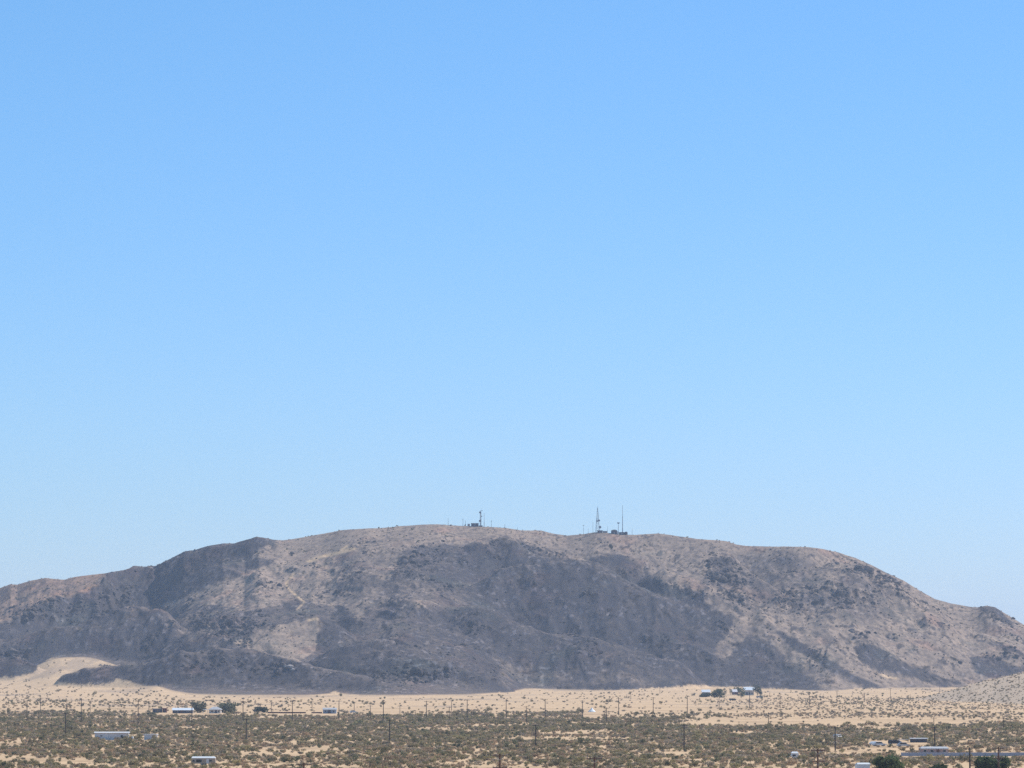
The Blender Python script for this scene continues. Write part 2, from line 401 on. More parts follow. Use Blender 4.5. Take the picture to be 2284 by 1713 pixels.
m_w = sample(M_warm, wpx, wpy)[..., None]
c = c * (1 - m_w) + m_w * c * np.array((1.05, .93, .86))
m_ru = sample(M_rust, wpx, wpy)[..., None]
c = c + (np.array((.36, .215, .135)) - c) * m_ru * .8
red = sstep(.1, .6, fbm(xx / 50, yy / 60, 3, 131))[..., None]
c = c * (1 + red * (np.array((1.10, .96, .93)) - 1))
grn = sstep(.15, .6, fbm(xx / 60, yy / 60, 3, 141))[..., None] * (1 - light[..., None])
c = c * (1 + grn * (np.array((.93, 1.03, .97)) - 1))
m_t = sample(M_trail, px_ + 1.2 * n2, py_)[..., None]
c = c + (SAND * .95 - c) * m_t * .95
m_s = sample(M_sand, px_ + 8 * n2 + 10 * n1, py_ + 4.5 * n1 + 4 * n2 + 3 * n3)
m_s = np.maximum(m_s, 1 - sstep(0.2, 1.2, lift))
m_s = np.where(yy < 3250, 1, m_s)
sandc = SAND * (1 + .10 * fbm(xx / 70, yy / 40, 3, 151) + .05 * n3)[..., None]
grav = np.array((.53, .405, .295))
gp = sstep(.05, .45, fbm(xx / 90, yy / 150, 4, 153) + .35 * fbm(xx / 9, yy / 30, 2, 154))[..., None]
sandc = sandc + (np.array((.42, .308, .215)) - sandc) * gp * .85
sandc = sandc + (grav - sandc) * (hillmask * .8)[..., None]
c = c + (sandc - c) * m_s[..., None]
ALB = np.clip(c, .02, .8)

ny, nx = Z.shape
verts = np.stack([xx, yy, Z], -1).reshape(-1, 3).astype(np.float32)
idx = np.arange(ny * nx).reshape(ny, nx)
quads = np.stack([idx[:-1, :-1], idx[:-1, 1:], idx[1:, 1:], idx[1:, :-1]], -1).reshape(-1, 4)

def grid_mesh(name, verts, quads):
    me = bpy.data.meshes.new(name)
    me.vertices.add(len(verts))
    me.vertices.foreach_set('co', verts.ravel())
    me.loops.add(quads.size)
    me.loops.foreach_set('vertex_index', quads.ravel().astype(np.int32))
    me.polygons.add(len(quads))
    me.polygons.foreach_set('loop_start', (np.arange(len(quads)) * 4).astype(np.int32))
    me.polygons.foreach_set('loop_total', np.full(len(quads), 4, np.int32))
    me.update(calc_edges=True)
    return me

def height(x, y):
    """Ground height of the finished place at (x, y)."""
    if y <= Y[0] + 1:
        return 0.0
    u = x / y
    i = int(np.clip(np.searchsorted(Y, y) - 1, 0, ny - 2))
    j = int(np.clip(np.searchsorted(U, u) - 1, 0, nx - 2))
    fy = (y - Y[i]) / (Y[i + 1] - Y[i])
    fx = (u - U[j]) / (U[j + 1] - U[j])
    z = (Z[i, j] * (1 - fx) + Z[i, j + 1] * fx) * (1 - fy) + (Z[i + 1, j] * (1 - fx) + Z[i + 1, j + 1] * fx) * fy
    return max(float(z), 0.0)

def spot(px, py, skip=700):
    """Where the line of sight through a photograph pixel meets the ground."""
    last = None
    for d in np.concatenate([np.arange(skip, 2400, 4.0), np.arange(2400, 5000, 3.0)]):
        p = at(px, py, d)
        if p[2] <= height(p[0], d):
            return np.array((p[0], d, height(p[0], d)))
        last = p
    return last

def mpp(d):
    return d / F

# ------------------------------------------------------------------ materials
MATS = {}

def nodes_of(m):
    m.use_nodes = True
    return m.node_tree.nodes, m.node_tree.links

def mat(name, col, rough=.8, var=.12, scale=1.5, spec=.2, metal=0.0, per_object=0.0):
    """Plain procedural surface: base colour broken up by noise, optionally varied per object."""
    if name in MATS:
        return MATS[name]
    m = bpy.data.materials.new(name)
    n, l = nodes_of(m)
    b = n['Principled BSDF']
    b.inputs['Roughness'].default_value = rough
    b.inputs['Specular IOR Level'].default_value = spec
    b.inputs['Metallic'].default_value = metal
    tc = n.new('ShaderNodeTexCoord')
    no = n.new('ShaderNodeTexNoise')
    no.inputs['Scale'].default_value = scale
    no.inputs['Detail'].default_value = 4
    l.new(tc.outputs['Object'], no.inputs['Vector'])
    mr = n.new('ShaderNodeMapRange')
    mr.inputs['From Min'].default_value, mr.inputs['From Max'].default_value = .3, .7
    mr.inputs['To Min'].default_value, mr.inputs['To Max'].default_value = 1 - var, 1 + var
    l.new(no.outputs['Fac'], mr.inputs['Value'])
    val = mr.outputs['Result']
    if per_object:
        oi = n.new('ShaderNodeObjectInfo')
        m2 = n.new('ShaderNodeMapRange')
        m2.inputs['To Min'].default_value, m2.inputs['To Max'].default_value = 1 - per_object, 1 + per_object
        l.new(oi.outputs['Random'], m2.inputs['Value'])
        mu = n.new('ShaderNodeMath')
        mu.operation = 'MULTIPLY'
        l.new(val, mu.inputs[0])
        l.new(m2.outputs['Result'], mu.inputs[1])
        val = mu.outputs[0]
    vm = n.new('ShaderNodeVectorMath')
    vm.operation = 'SCALE'
    vm.inputs[0].default_value = col
    l.new(val, vm.inputs['Scale'])
    l.new(vm.outputs[0], b.inputs['Base Color'])
    MATS[name] = m
    return m

def leaf_mat(name, col, var=.3):
    m = mat(name, col, .85, .2, 2.5, .1, 0, var)
    n, l = nodes_of(m)
    b = n['Principled BSDF']
    tr = n.new('ShaderNodeBsdfTranslucent')
    mx = n.new('ShaderNodeMixShader')
    mx.inputs[0].default_value = .45
    src = b.inputs['Base Color'].links[0].from_socket
    l.new(src, tr.inputs['Color'])
    l.new(b.outputs[0], mx.inputs[1])
    l.new(tr.outputs[0], mx.inputs[2])
    l.new(mx.outputs[0], n['Material Output'].inputs[0])
    return m

def terrain_mat(name, attr=None):
    m = bpy.data.materials.new(name)
    n, l = nodes_of(m)
    b = n['Principled BSDF']
    b.inputs['Roughness'].default_value = 1.0
    b.inputs['Specular IOR Level'].default_value = 0.0
    tc = n.new('ShaderNodeTexCoord')
    def noise(sc, det, rough=.6):
        no = n.new('ShaderNodeTexNoise')
        no.inputs['Scale'].default_value, no.inputs['Detail'].default_value, no.inputs['Roughness'].default_value = sc, det, rough
        l.new(tc.outputs['Object'], no.inputs['Vector'])
        return no.outputs['Fac']
    if attr:
        at_ = n.new('ShaderNodeAttribute')
        at_.attribute_name = attr
        col = at_.outputs['Color']
    else:
        rgb = n.new('ShaderNodeMix')
        rgb.data_type = 'RGBA'
        rgb.inputs[6].default_value = (*SAND, 1)
        rgb.inputs[7].default_value = (.40, .275, .17, 1)
        r = n.new('ShaderNodeMapRange')
        r.inputs['From Min'].default_value, r.inputs['From Max'].default_value = .48, .66
        l.new(noise(.02, 5), r.inputs['Value'])
        l.new(r.outputs[0], rgb.inputs[0])
        col = rgb.outputs[2]
    mr = n.new('ShaderNodeMapRange')
    mr.inputs['From Min'].default_value, mr.inputs['From Max'].default_value = .28, .72
    mr.inputs['To Min'].default_value, mr.inputs['To Max'].default_value = .74, 1.24
    l.new(noise(.33, 5, .7), mr.inputs['Value'])
    vm = n.new('ShaderNodeVectorMath')
    vm.operation = 'SCALE'
    l.new(col, vm.inputs[0])
    l.new(mr.outputs[0], vm.inputs['Scale'])
    l.new(vm.outputs[0], b.inputs['Base Color'])
    bp = n.new('ShaderNodeBump')
    bp.inputs['Strength'].default_value, bp.inputs['Distance'].default_value = (.55, .8) if attr else (.4, .25)
    l.new(noise(.45 if attr else 1.2, 6, .65), bp.inputs['Height'])
    l.new(bp.outputs[0], b.inputs['Normal'])
    return m

# ------------------------------------------------------------------ object helpers
def tag(o, label=None, cat=None, group=None, kind=None):
    if label: o['label'] = label
    if cat: o['category'] = cat
    if group: o['group'] = group
    if kind: o['kind'] = kind
    return o

def empty(name, loc, rz=0.0, label=None, cat=None, group=None):
    o = bpy.data.objects.new(name, None)
    o.empty_display_size = .5
    o.location, o.rotation_euler = loc, (0, 0, rz)
    COL.objects.link(o)
    return tag(o, label, cat, group)

class MB:
    """Collects boxes, bars and faces; build() links them as one mesh object."""
    def __init__(s):
        s.v, s.f = [], []
    def quad(s, *p):
        k = len(s.v)
        s.v += [tuple(q) for q in p]
        s.f.append(tuple(range(k, k + len(p))))
        return s
    def box(s, x0, x1, y0, y1, z0, z1):
        k = len(s.v)
        s.v += [(x, y, z) for z in (z0, z1) for x, y in ((x0, y0), (x1, y0), (x1, y1), (x0, y1))]
        s.f += [tuple(k + i for i in q) for q in ((3, 2, 1, 0), (4, 5, 6, 7), (0, 1, 5, 4), (1, 2, 6, 5), (2, 3, 7, 6), (3, 0, 4, 7))]
        return s
    def bar(s, a, b, r0, r1=None, n=7):
        a, b = mathutils.Vector(a), mathutils.Vector(b)
        r1 = r0 if r1 is None else r1
        q = (b - a).to_track_quat('Z', 'Y')
        k = len(s.v)
        for c_, r in ((a, r0), (b, r1)):
            for i in range(n):
                w = 2 * math.pi * i / n
                s.v.append(tuple(c_ + q @ mathutils.Vector((r * math.cos(w), r * math.sin(w), 0))))
        s.f += [(k + i, k + (i + 1) % n, k + n + (i + 1) % n, k + n + i) for i in range(n)]
        s.f += [tuple(k + i for i in reversed(range(n))), tuple(k + n + i for i in range(n))]
        return s
    def lathe(s, prof, n=14, c_=(0, 0, 0), axis='Z'):
        k = len(s.v)
        for r, h in prof:
            for i in range(n):
                w = 2 * math.pi * i / n
                p = (r * math.cos(w), r * math.sin(w), h) if axis == 'Z' else (r * math.cos(w), h, r * math.sin(w))
                s.v.append((p[0] + c_[0], p[1] + c_[1], p[2] + c_[2]))
        for j in range(len(prof) - 1):
            s.f += [(k + j * n + i, k + j * n + (i + 1) % n, k + (j + 1) * n + (i + 1) % n, k + (j + 1) * n + i) for i in range(n)]
        s.f += [tuple(k + i for i in reversed(range(n))), tuple(k + (len(prof) - 1) * n + i for i in range(n))]
        return s
    def prism(s, prof, y0, y1):
        """Outline in x-z pushed along y."""
        k, n = len(s.v), len(prof)
        s.v += [(x, y0, z) for x, z in prof] + [(x, y1, z) for x, z in prof]
        s.f += [(k + i, k + (i + 1) % n, k + n + (i + 1) % n, k + n + i) for i in range(n)]
        s.f += [tuple(k + i for i in reversed(range(n))), tuple(k + n + i for i in range(n))]
        return s
    def mesh(s, name, m):
        me = bpy.data.meshes.new(name)
        me.from_pydata(s.v, [], s.f)
        me.materials.append(m)
        return me
    def build(s, name, m, parent=None, smooth=False):
        o = bpy.data.objects.new(name, s.mesh(name, m))
        if smooth:
            o.data.polygons.foreach_set('use_smooth', [True] * len(o.data.polygons))
        COL.objects.link(o)
        o.parent = parent
        return o

def copy_tree(o, parent=None):
    c_ = o.copy()
    COL.objects.link(c_)
    c_.parent = parent
    for ch in list(o.children):
        copy_tree(ch, c_)
    return c_

# ------------------------------------------------------------------ the setting: terrain and plain
me = grid_mesh('mountain', verts, quads)
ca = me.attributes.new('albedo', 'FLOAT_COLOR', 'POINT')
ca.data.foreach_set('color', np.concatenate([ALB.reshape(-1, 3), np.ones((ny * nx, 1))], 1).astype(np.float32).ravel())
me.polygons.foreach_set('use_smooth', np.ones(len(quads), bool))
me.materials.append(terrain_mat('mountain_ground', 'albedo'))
mountain = bpy.data.objects.new('mountain', me)
COL.objects.link(mountain)
tag(mountain, 'broad dark desert mountain with tan soil patches and a sand apron at its foot', 'mountain', kind='structure')

gx = np.concatenate([np.linspace(-15000, -700, 12), np.linspace(-600, 600, 41), np.linspace(700, 15000, 12)])
gy = np.concatenate([np.linspace(-15000, 600, 8), np.linspace(700, 2600, 60), np.linspace(3000, 15000, 8)])
GX, GY = np.meshgrid(gx, gy)
gi = np.arange(GX.size).reshape(GX.shape)
gv = np.stack([GX, GY, 0 * GX], -1).reshape(-1, 3).astype(np.float32)
gq = np.stack([gi[:-1, :-1], gi[:-1, 1:], gi[1:, 1:], gi[1:, :-1]], -1).reshape(-1, 4)
gme = grid_mesh('ground', gv, gq)
gme.materials.append(terrain_mat('desert_sand'))
ground = bpy.data.objects.new('ground', gme)
COL.objects.link(ground)
tag(ground, 'flat sandy desert plain', 'ground', kind='structure')

# ------------------------------------------------------------------ colours of built things
wood = mat('weathered_pole_wood', (.055, .045, .04), .9, .25, 3)
redwood = mat('treated_pole_wood', (.13, .070, .050), .9, .25, 3)
glassy = mat('insulator_glaze', (.30, .27, .25), .3, .05, 3, .5)
steel = mat('galvanised_steel', (.36, .39, .41), .5, .12, 1.2, .4, .3)
dish_m = mat('antenna_dish_grey', (.28, .30, .33), .6, .1, 1)
white_m = mat('white_painted_metal', (.66, .67, .67), .5, .06, .8, .3)
roofw = mat('white_metal_roof', (.70, .73, .76), .45, .06, .5, .4)
stucco = mat('pale_stucco', (.60, .54, .47), .9, .08, .6)
greyw = mat('pale_grey_siding', (.66, .65, .65), .8, .08, .7)
tanw = mat('tan_siding', (.42, .34, .27), .85, .1, .8)
brownw = mat('brown_siding', (.16, .085, .07), .85, .15, .9)
dkwall = mat('dark_block_wall', (.10, .10, .12), .9, .12, .9)
darkroof = mat('dark_shingle_roof', (.09, .085, .09), .9, .15, 1)
greyroof = mat('grey_shingle_roof', (.42, .42, .43), .85, .1, 1)
bluew = mat('blue_grey_siding', (.30, .35, .42), .8, .08, .8)
bluef = mat('blue_grey_fence_board', (.34, .37, .44), .8, .1, 1.2)
rust = mat('rusted_sheet', (.12, .052, .042), .9, .3, 1.5)
glass = mat('dark_window_glass', (.018, .022, .028), .12, .05, 1, .5)
rubber = mat('tyre_rubber', (.025, .025, .025), .9, .1, 4)
rim_m = mat('wheel_rim_metal', (.45, .45, .46), .4, .05, 4, .5, .6)
darkcar = mat('dark_car_paint', (.03, .033, .045), .35, .05, 1, .5)
whitecar = mat('white_car_paint', (.68, .69, .70), .35, .04, 1, .5)
silver = mat('silver_car_paint', (.50, .50, .50), .4, .05, 1, .5, .3)
canvas = mat('white_canvas', (.84, .85, .84), .9, .04, 1)
pinkw = mat('faded_pink_siding', (.42, .31, .30), .85, .1, .8)
wire_m = mat('dark_wire', (.05, .045, .045), .7, .1, 1)
bark = mat('grey_brown_bark', (.14, .11, .085), .95, .25, 3)

# ------------------------------------------------------------------ buildings
def root_at(name, px, pyb, label, cat, group=None, rz=0.0, skip=700, sink=0.0):
    p = spot(px, pyb, skip)
    return empty(name, (p[0], p[1], p[2] - sink), rz, label, cat, group), p[1]

def openings(root, items, y0):
    """Windows (> frame, pane) and doors on the wall that faces the camera: (kind, x centre, z bottom, width, height)."""
    for kind, x, z, w, h in items:
        if kind == 'window':
            f = MB()
            t_ = .07
            f.box(x - w / 2 - t_, x + w / 2 + t_, y0 - .05, y0 - .002, z - t_, z).box(x - w / 2 - t_, x + w / 2 + t_, y0 - .05, y0 - .002, z + h, z + h + t_)
            f.box(x - w / 2 - t_, x - w / 2, y0 - .05, y0 - .002, z, z + h).box(x + w / 2, x + w / 2 + t_, y0 - .05, y0 - .002, z, z + h)
            fo = f.build('window', white_m, root)
            MB().box(x - w / 2, x + w / 2, y0 - .03, y0 - .003, z, z + h).build('pane', glass, fo)
        else:
            do = MB().box(x - w / 2, x + w / 2, y0 - .06, y0 - .002, z, z + h).build('door', brownw if kind == 'door' else dkwall, root)
            MB().box(x + w / 2 - .16, x + w / 2 - .1, y0 - .11, y0 - .061, z + .95, z + 1.05).build('handle', steel, do)

def gable(w, dep, h, rise, over=.4, hipped=0.0, th=.14):
    """Ridge along x; roof as two sloping slabs (and hips) from eave height h."""
    m = MB()
    X, D = w / 2 + over, dep / 2 + over
    r = X - hipped
    A = [(-X, -D, h), (X, -D, h), (r, 0, h + rise), (-r, 0, h + rise)]
    B = [(X, D, h), (-X, D, h), (-r, 0, h + rise), (r, 0, h + rise)]
    for q in (A, B):
        m.quad(*q)
        m.quad(*[(x, y, z - th) for x, y, z in reversed(q)])
    m.quad((X, -D, h), (X, D, h), (r, 0, h + rise))
    m.quad((-X, D, h), (-X, -D, h), (-r, 0, h + rise))
    m.quad((-X, -D, h - th), (X, -D, h - th), (X, -D, h), (-X, -D, h))
    m.quad((X, D, h - th), (-X, D, h - th), (-X, D, h), (X, D, h))
    m.quad((X, -D, h - th), (X, D, h - th), (X, D, h), (X, -D, h))
    m.quad((-X, D, h - th), (-X, -D, h - th), (-X, -D, h), (-X, D, h))
    return m

def shed_roof(w, dep, h, drop, over=.3, th=.12):
    """Single slope falling towards the camera."""
    X, D = w / 2 + over, dep / 2 + over
    m = MB()
    top = [(-X, -D, h - drop), (X, -D, h - drop), (X, D, h), (-X, D, h)]
    m.quad(*top)
    m.quad(*[(x, y, z - th) for x, y, z in reversed(top)])
    for i in range(4):
        a, b = top[i], top[(i + 1) % 4]
        m.quad((a[0], a[1], a[2] - th), (b[0], b[1], b[2] - th), b, a)
    return m

def building(name, label, px0, px1, pyb, h, dep, wallm, roof, roofm, ops, cat='house', rz=0.0, group=None, sink=0.0):
    root, d = root_at(name, (px0 + px1) / 2, pyb, label, cat, group, rz, sink=sink)
    w = (px1 - px0) * mpp(d)
    MB().box(-w / 2, w / 2, -dep / 2, dep / 2, -.6, h).build('wall', wallm, root)
    if roof[0] == 'gable':
        gable(w, dep, h + .14, roof[1], roof[2] if len(roof) > 2 else .4, roof[3] if len(roof) > 3 else 0).build('roof', roofm, root)
    elif roof[0] == 'shed':
        shed_roof(w, dep, h + .16 + roof[1], roof[1]).build('roof', roofm, root)
        MB().prism([(-w / 2, h), (w / 2, h), (w / 2, h + .02), (-w / 2, h + .02)], -dep / 2 + .1, dep / 2 - .1).build('wall_plate', wallm, root)
    else:
        X, D = w / 2 + .25, dep / 2 + .25
        MB().box(-X, X, -D, D, h + .003, h + .22).build('roof', roofm, root)
    openings(root, [(k, x * w, z, a, b) for k, x, z, a, b in ops], -dep / 2)
    return root, w, d

# the near left: pale mobile home with its smaller shed
r, w, d = building('mobile_home', 'long pale grey mobile home half hidden by brush left of the small shed', 212, 287, 1650.5, 2.35, 4.2, greyw, ('shed', .25), greyw,
                   [('window', .30, 1.2, .7, .45), ('window', -.30, 1.2, .6, .4)], 'mobile home', .05)
MB().box(-.08 * w, w / 2 + .1, -2.75, -2.36, 2.42, 2.52).build('awning', white_m, r)
for k in (-.07, .2, .49):
    MB().bar((k * w, -2.7, -.3), (k * w, -2.7, 2.415), .05).build('awning_post', white_m, r)
building('shed', 'small pale grey shed just right of the long mobile home', 323, 350, 1650.5, 1.75, 2.6, greyw, ('flat',), greyw, [('door', .3, .05, .8, 1.6)], 'shed', -.12)
r, d = root_at('water_tank', 295.5, 1651, 'small bright white tank at the right end of the long mobile home', 'tank')
MB().lathe([(.42, 0), (.45, .1), (.45, .95), (.38, 1.12), (.12, 1.2)], 14).build('tank_body', white_m, r, True)
MB().lathe([(.14, 1.19), (.14, 1.28)], 10).build('tank_lid', dkwall, r)

def wheel_set(root, xs, ys, rad, wid=.2):
    for x in xs:
        for y in ys:
            wl = MB().lathe([(rad * .75, -wid / 2), (rad, -wid / 2 + .03), (rad, wid / 2 - .03), (rad * .75, wid / 2)], 14, (x, y, rad), 'Y').build('wheel', rubber, root)
            MB().lathe([(rad * .55, -wid / 2 - .012), (rad * .55, wid / 2 + .012)], 10, (x, y, rad), 'Y').build('rim', rim_m, wl)

def trailer(px0, px1, pyb, label, h, name='travel_trailer', wins=(), rz=0.0, bodym=None):
    root, d = root_at(name, (px0 + px1) / 2, pyb, label, 'trailer', None, rz)
    L = (px1 - px0) * mpp(d)
    e = .35
    b = MB().prism([(-L / 2 + e, .45), (L / 2 - .1, .45), (L / 2, .7), (L / 2, h - .25), (L / 2 - .15, h), (-L / 2 + .5, h), (-L / 2, h - .55), (-L / 2, .9)], -1.1, 1.1).build('body', bodym or whitecar, root)
    gable(L - .3, 2.2, h + .06, .42, .12, .3, .05).build('roof', white_m, root)
    for x, z, w, hh in wins:
        f = MB().box(x * L - w / 2 - .05, x * L + w / 2 + .05, -1.14, -1.102, z - .05, z + hh + .05).build('window', steel, root)
        MB().box(x * L - w / 2, x * L + w / 2, -1.16, -1.142, z, z + hh).build('pane', glass, f)
    MB().box(L * .12, L * .12 + .7, -1.13, -1.102, .55, h - .2).build('door', greyw, root)
    wheel_set(root, (-.4, .4), (-1.0, 1.0), .34)
    MB().bar((-L / 2, 0, .55), (-L / 2 - 1.0, 0, .5), .06).build('tow_bar', steel, root)
    return root
trailer(427, 481, 1707.5, 'white roofed travel trailer with dark windows at the lower left', 1.85, wins=((-.40, .95, .5, .45), (-.18, .85, 1.4, .65), (.30, 1.0, .7, .4), (.43, .5, .35, .4)), bodym=tanw)
trailer(1764, 1781, 1692.5, 'small white camper with one dark window standing alone in the scrub', 1.5, 'camper', wins=((-.1, .7, .9, .45),))

# the row of homes at the edge of the sand, left
building('shed', 'low dark shed with a bright opening at the left end of the homestead row', 341, 361, 1589.5, 1.7, 5, dkwall, ('shed', .3), darkroof, [('window', .05, .7, 1.6, .6)], 'shed')
building('shed', 'short rust brown lean-to beside the low dark shed', 363, 372, 1589.5, 2.0, 3.5, rust, ('shed', .3), rust, [('dark', 0, .05, .9, 1.6)], 'shed')
building('house', 'long low house with a bright white metal roof left of the hip roofed house', 386, 430, 1591, 1.6, 6.5, dkwall, ('gable', 1.15, .35), roofw, [('window', -.3, .7, 1.2, .6), ('door', -.05, .05, .9, 1.5), ('window', .25, .7, 1.2, .6)])
r, w, d = building('house', 'hip roofed grey house with a white porch between two round trees', 467, 493, 1591, 1.9, 7, stucco, ('gable', 1.5, .5, 2.6), greyroof, [('window', -.22, .75, 1.0, .8), ('dark', .1, .05, 1.0, 1.75), ('window', .34, .75, .9, .8)])
MB().box(-w / 2 - 3.4, -w / 2 - .52, -2.5, 3, 1.95, 2.1).build('porch_roof', roofw, r)
for x in (-3.2, -1.0):
    for y in (-2.3, 2.8):
        MB().bar((-w / 2 + x, y, -.3), (-w / 2 + x, y, 1.945), .07).build('porch_post', white_m, r)
r, d = root_at('propane_tank', 569.5, 1587.5, 'tiny white propane tank in front of the dark shrub tree', 'tank')
MB().lathe([(.15, -1.2), (.42, -1.05), (.45, -.5), (.45, .5), (.42, 1.05), (.15, 1.2)], 12, (0, 0, .85)).build('tank_body', white_m, r, True).rotation_euler = (0, 0, 0)
for x in (-.3, .3):
    MB().box(x - .06, x + .06, -.2, .2, -.1, .5).build('foot', steel, r)
building('house', 'blue grey house with a pale roof at the right end of the rusty fence', 721, 750, 1591.5, 2.0, 6, bluew, ('gable', .9, .3), greyroof, [('window', -.3, .8, .9, .7), ('dark', -.02, .05, 1.6, 1.7), ('window', .32, .8, .9, .7)])

# the homestead at the mountain's foot
building('house', 'small white roofed house behind the green hedge at the foot of the mountain', 1566, 1583, 1550, 2.2, 7, tanw, ('gable', 2.0, .5), roofw, [('window', -.2, .8, 1.2, .9), ('door', .2, .05, .9, 1.9)])
building('house', 'small brown walled house with a pinkish white roof left of the darkest tree', 1633, 1646, 1549.5, 2.2, 6, brownw, ('gable', 2.1, .4), mat('pinkish_white_roof', (.74, .68, .67), .6, .06, .6), [('window', -.2, .8, 1.0, .9)])
r, w, d = building('house', 'largest white roofed house at the foot of the mountain between two trees', 1661, 1681, 1550.5, 4.0, 9, stucco, ('gable', 2.5, 1.1), roofw, [('dark', -.28, .1, 1.4, 2.3), ('window', .0, 1.0, 1.5, 1.1), ('window', .3, 1.0, 1.4, 1.1)])
MB().box(w / 2 - 3, w / 2 - 2.3, 1.0, 1.7, 4.6, 8.0).build('chimney', stucco, r)

# buildings at the lower right
r, w, d = building('house', 'low pinkish grey building with a scalloped white eave behind the blue grey fence', 2053, 2113, 1683.5, 1.75, 5, pinkw, ('gable', .45, .25, .6), greyroof, [('window', -.36, .8, .8, .6), ('window', -.1, .8, .9, .6), ('door', .12, .05, .8, 1.6), ('window', .36, .8, .8, .6)])
for i in range(11):
    x = -w / 2 + (i + .5) * w / 11
    MB().prism([(x - .33, 1.80), (x + .33, 1.80), (x + .26, 1.66), (x, 1.60), (x - .26, 1.66)], -2.95, -2.755).build('awning_scallop', white_m, r)
building('shed', 'long flat roofed dark carport shed right of the parked cars', 2031, 2067, 1656, 1.15, 4, dkwall, ('shed', .18), greyroof, [('dark', -.2, .05, 1.3, .9)], 'shed')
root, d = root_at('shade_canopy', 2017, 1656, 'thin grey flat shade roof on posts left of the dark carport shed', 'canopy')
w = 25 * mpp(d)
MB().box(-w / 2, w / 2 - .4, -1.5, 1.5, .95, 1.05).build('roof', greyroof, root)
for x in (-w / 2 + .15, w / 2 - .6):
    for y in (-1.35, 1.35):
        MB().bar((x, y, -.2), (x, y, .945), .05).build('post', steel, root)

# fences
def fence(name, label, px0, px1, pyb0, pyb1, h, n, pm, postm, boards=1):
    a, b = spot(px0, pyb0), spot(px1, pyb1)
    root = empty(name, a, math.atan2(b[1] - a[1], b[0] - a[0]), label, 'fence')
    L = math.hypot(b[0] - a[0], b[1] - a[1])
    st = L / n
    pmesh, qmesh = None, None
    for i in range(n + 1):
        if qmesh is None:
            qmesh = MB().box(-.06, .06, -.06, .06, -.4, h + .06).mesh('post', postm)
        o = bpy.data.objects.new('post', qmesh)
        COL.objects.link(o)
        o.parent, o.location = root, (i * st, 0, 0)
        if i < n:
            if pmesh is None:
                pmesh = MB().box(.065, st - .065, -.025, .025, .04, h).mesh('panel', pm)
            o = bpy.data.objects.new('panel', pmesh)
            COL.objects.link(o)
            o.parent = root
            o.location = (i * st, 0, rnd.uniform(-.03, .03))
    return root
fence('panel_fence', 'long blue grey panel fence across the lower right of the scrub', 2010, 2330, 1687.0, 1687.0, 1.05, 17, bluef, bluef)
fence('sheet_fence', 'long low rusty sheet fence between the dark shrub tree and the blue house', 597, 682, 1591, 1591, .75, 9, rust, rust)
fence('sheet_fence', 'short low rusty sheet fence touching the blue grey house', 695, 718, 1591, 1591, .7, 3, rust, rust)

# tent
root, d = root_at('tent', 1320, 1588, 'bright white pyramid tent on the open sand', 'tent')
w = 17 * mpp(d)
R_, H_ = w / 2, 2.5
k = 10
canopy = MB()
for i in range(k):
    a0, a1 = 2 * math.pi * (i + .25) / k, 2 * math.pi * (i + 1.25) / k
    p0, p1 = (R_ * math.cos(a0), R_ * math.sin(a0), .25), (R_ * math.cos(a1), R_ * math.sin(a1), .25)
    m0, m1 = (R_ * .45 * math.cos(a0), R_ * .45 * math.sin(a0), 1.30), (R_ * .45 * math.cos(a1), R_ * .45 * math.sin(a1), 1.30)
    canopy.quad(p0, p1, m1, m0)
    canopy.quad(m0, m1, (0, 0, H_))
    canopy.quad((p0[0], p0[1], 0), (p1[0], p1[1], 0), p1, p0)
canopy.build('canopy', canvas, root)
MB().bar((0, 0, 0), (0, 0, H_ + .2), .05).build('pole', wood, root)

# vehicles
def car(px, pyb, label, paint, rz, L=4.4, hgt=1.42, name='parked_car', van=False, skip=700):
    root, d = root_at(name, px, pyb, label, 'car', None, rz, skip)
    a = L / 2
    if van:
        low = [(-a, .35), (a, .35), (a, 1.0), (a - .25, 1.05), (a - .9, hgt), (-a + .1, hgt), (-a, hgt - .2)]
        MB().prism(low, -.88, .88).build('body', paint, root)
        wn_ = [(a - .42, 1.1), (a - .98, hgt - .1), (-a + .35, hgt - .12), (-a + .35, 1.1)]
    else:
        MB().prism([(-a, .35), (a, .35), (a, .72), (a - .9, .86), (-a + .5, .90), (-a, .80)], -.88, .88).build('body', paint, root)
        MB().prism([(a - 1.0, .862), (a - 1.65, hgt), (-a + 1.0, hgt), (-a + .25, .892)], -.72, .72).build('cabin', paint, root)
        wn_ = [(a - 1.2, .93), (a - 1.68, hgt - .09), (-a + 1.05, hgt - .09), (-a + .6, .93)]
    ysd = .88 if van else .72
    for s_ in (-1, 1):
        MB().prism(wn_, s_ * ysd + (.002 if s_ > 0 else -.02), s_ * ysd + (.02 if s_ > 0 else -.002)).build('side_window', glass, root)
        MB().box(a + .001, a + .03, s_ * .6 - .18, s_ * .6 + .18, .55, .7).build('headlight', rim_m, root)
    wheel_set(root, (-a + .8, a - .85), (-.8, .8), .32)
    return root
car(1961, 1664.5, 'white car parked left of the dark car in the right hand scrub', whitecar, .25)
car(1950, 1663.0, 'small white pickup shaped car at the far left of the parked cars', whitecar, .9, 3.6, 1.3)
car(1996, 1661.5, 'dark car with a bright roof edge between two white cars', darkcar, -.2, 4.3, 1.5, van=True)
car(2016, 1666.5, 'silver car nearest the camera in the parked group', silver, .1, 4.4, 1.4)
car(1868, 1648.5, 'tiny white van beside a tall utility pole in the scrub', whitecar, 1.2, 4.6, 1.6, van=True)
car(788.5, 1590.5, 'white car at the sand edge right of the blue grey house', whitecar, .1, 4.2, 1.45)
car(1634, 1563, 'dark car parked on the sand below the pink roofed house', darkcar, .2, 4.8, 1.6, van=True, skip=2500)
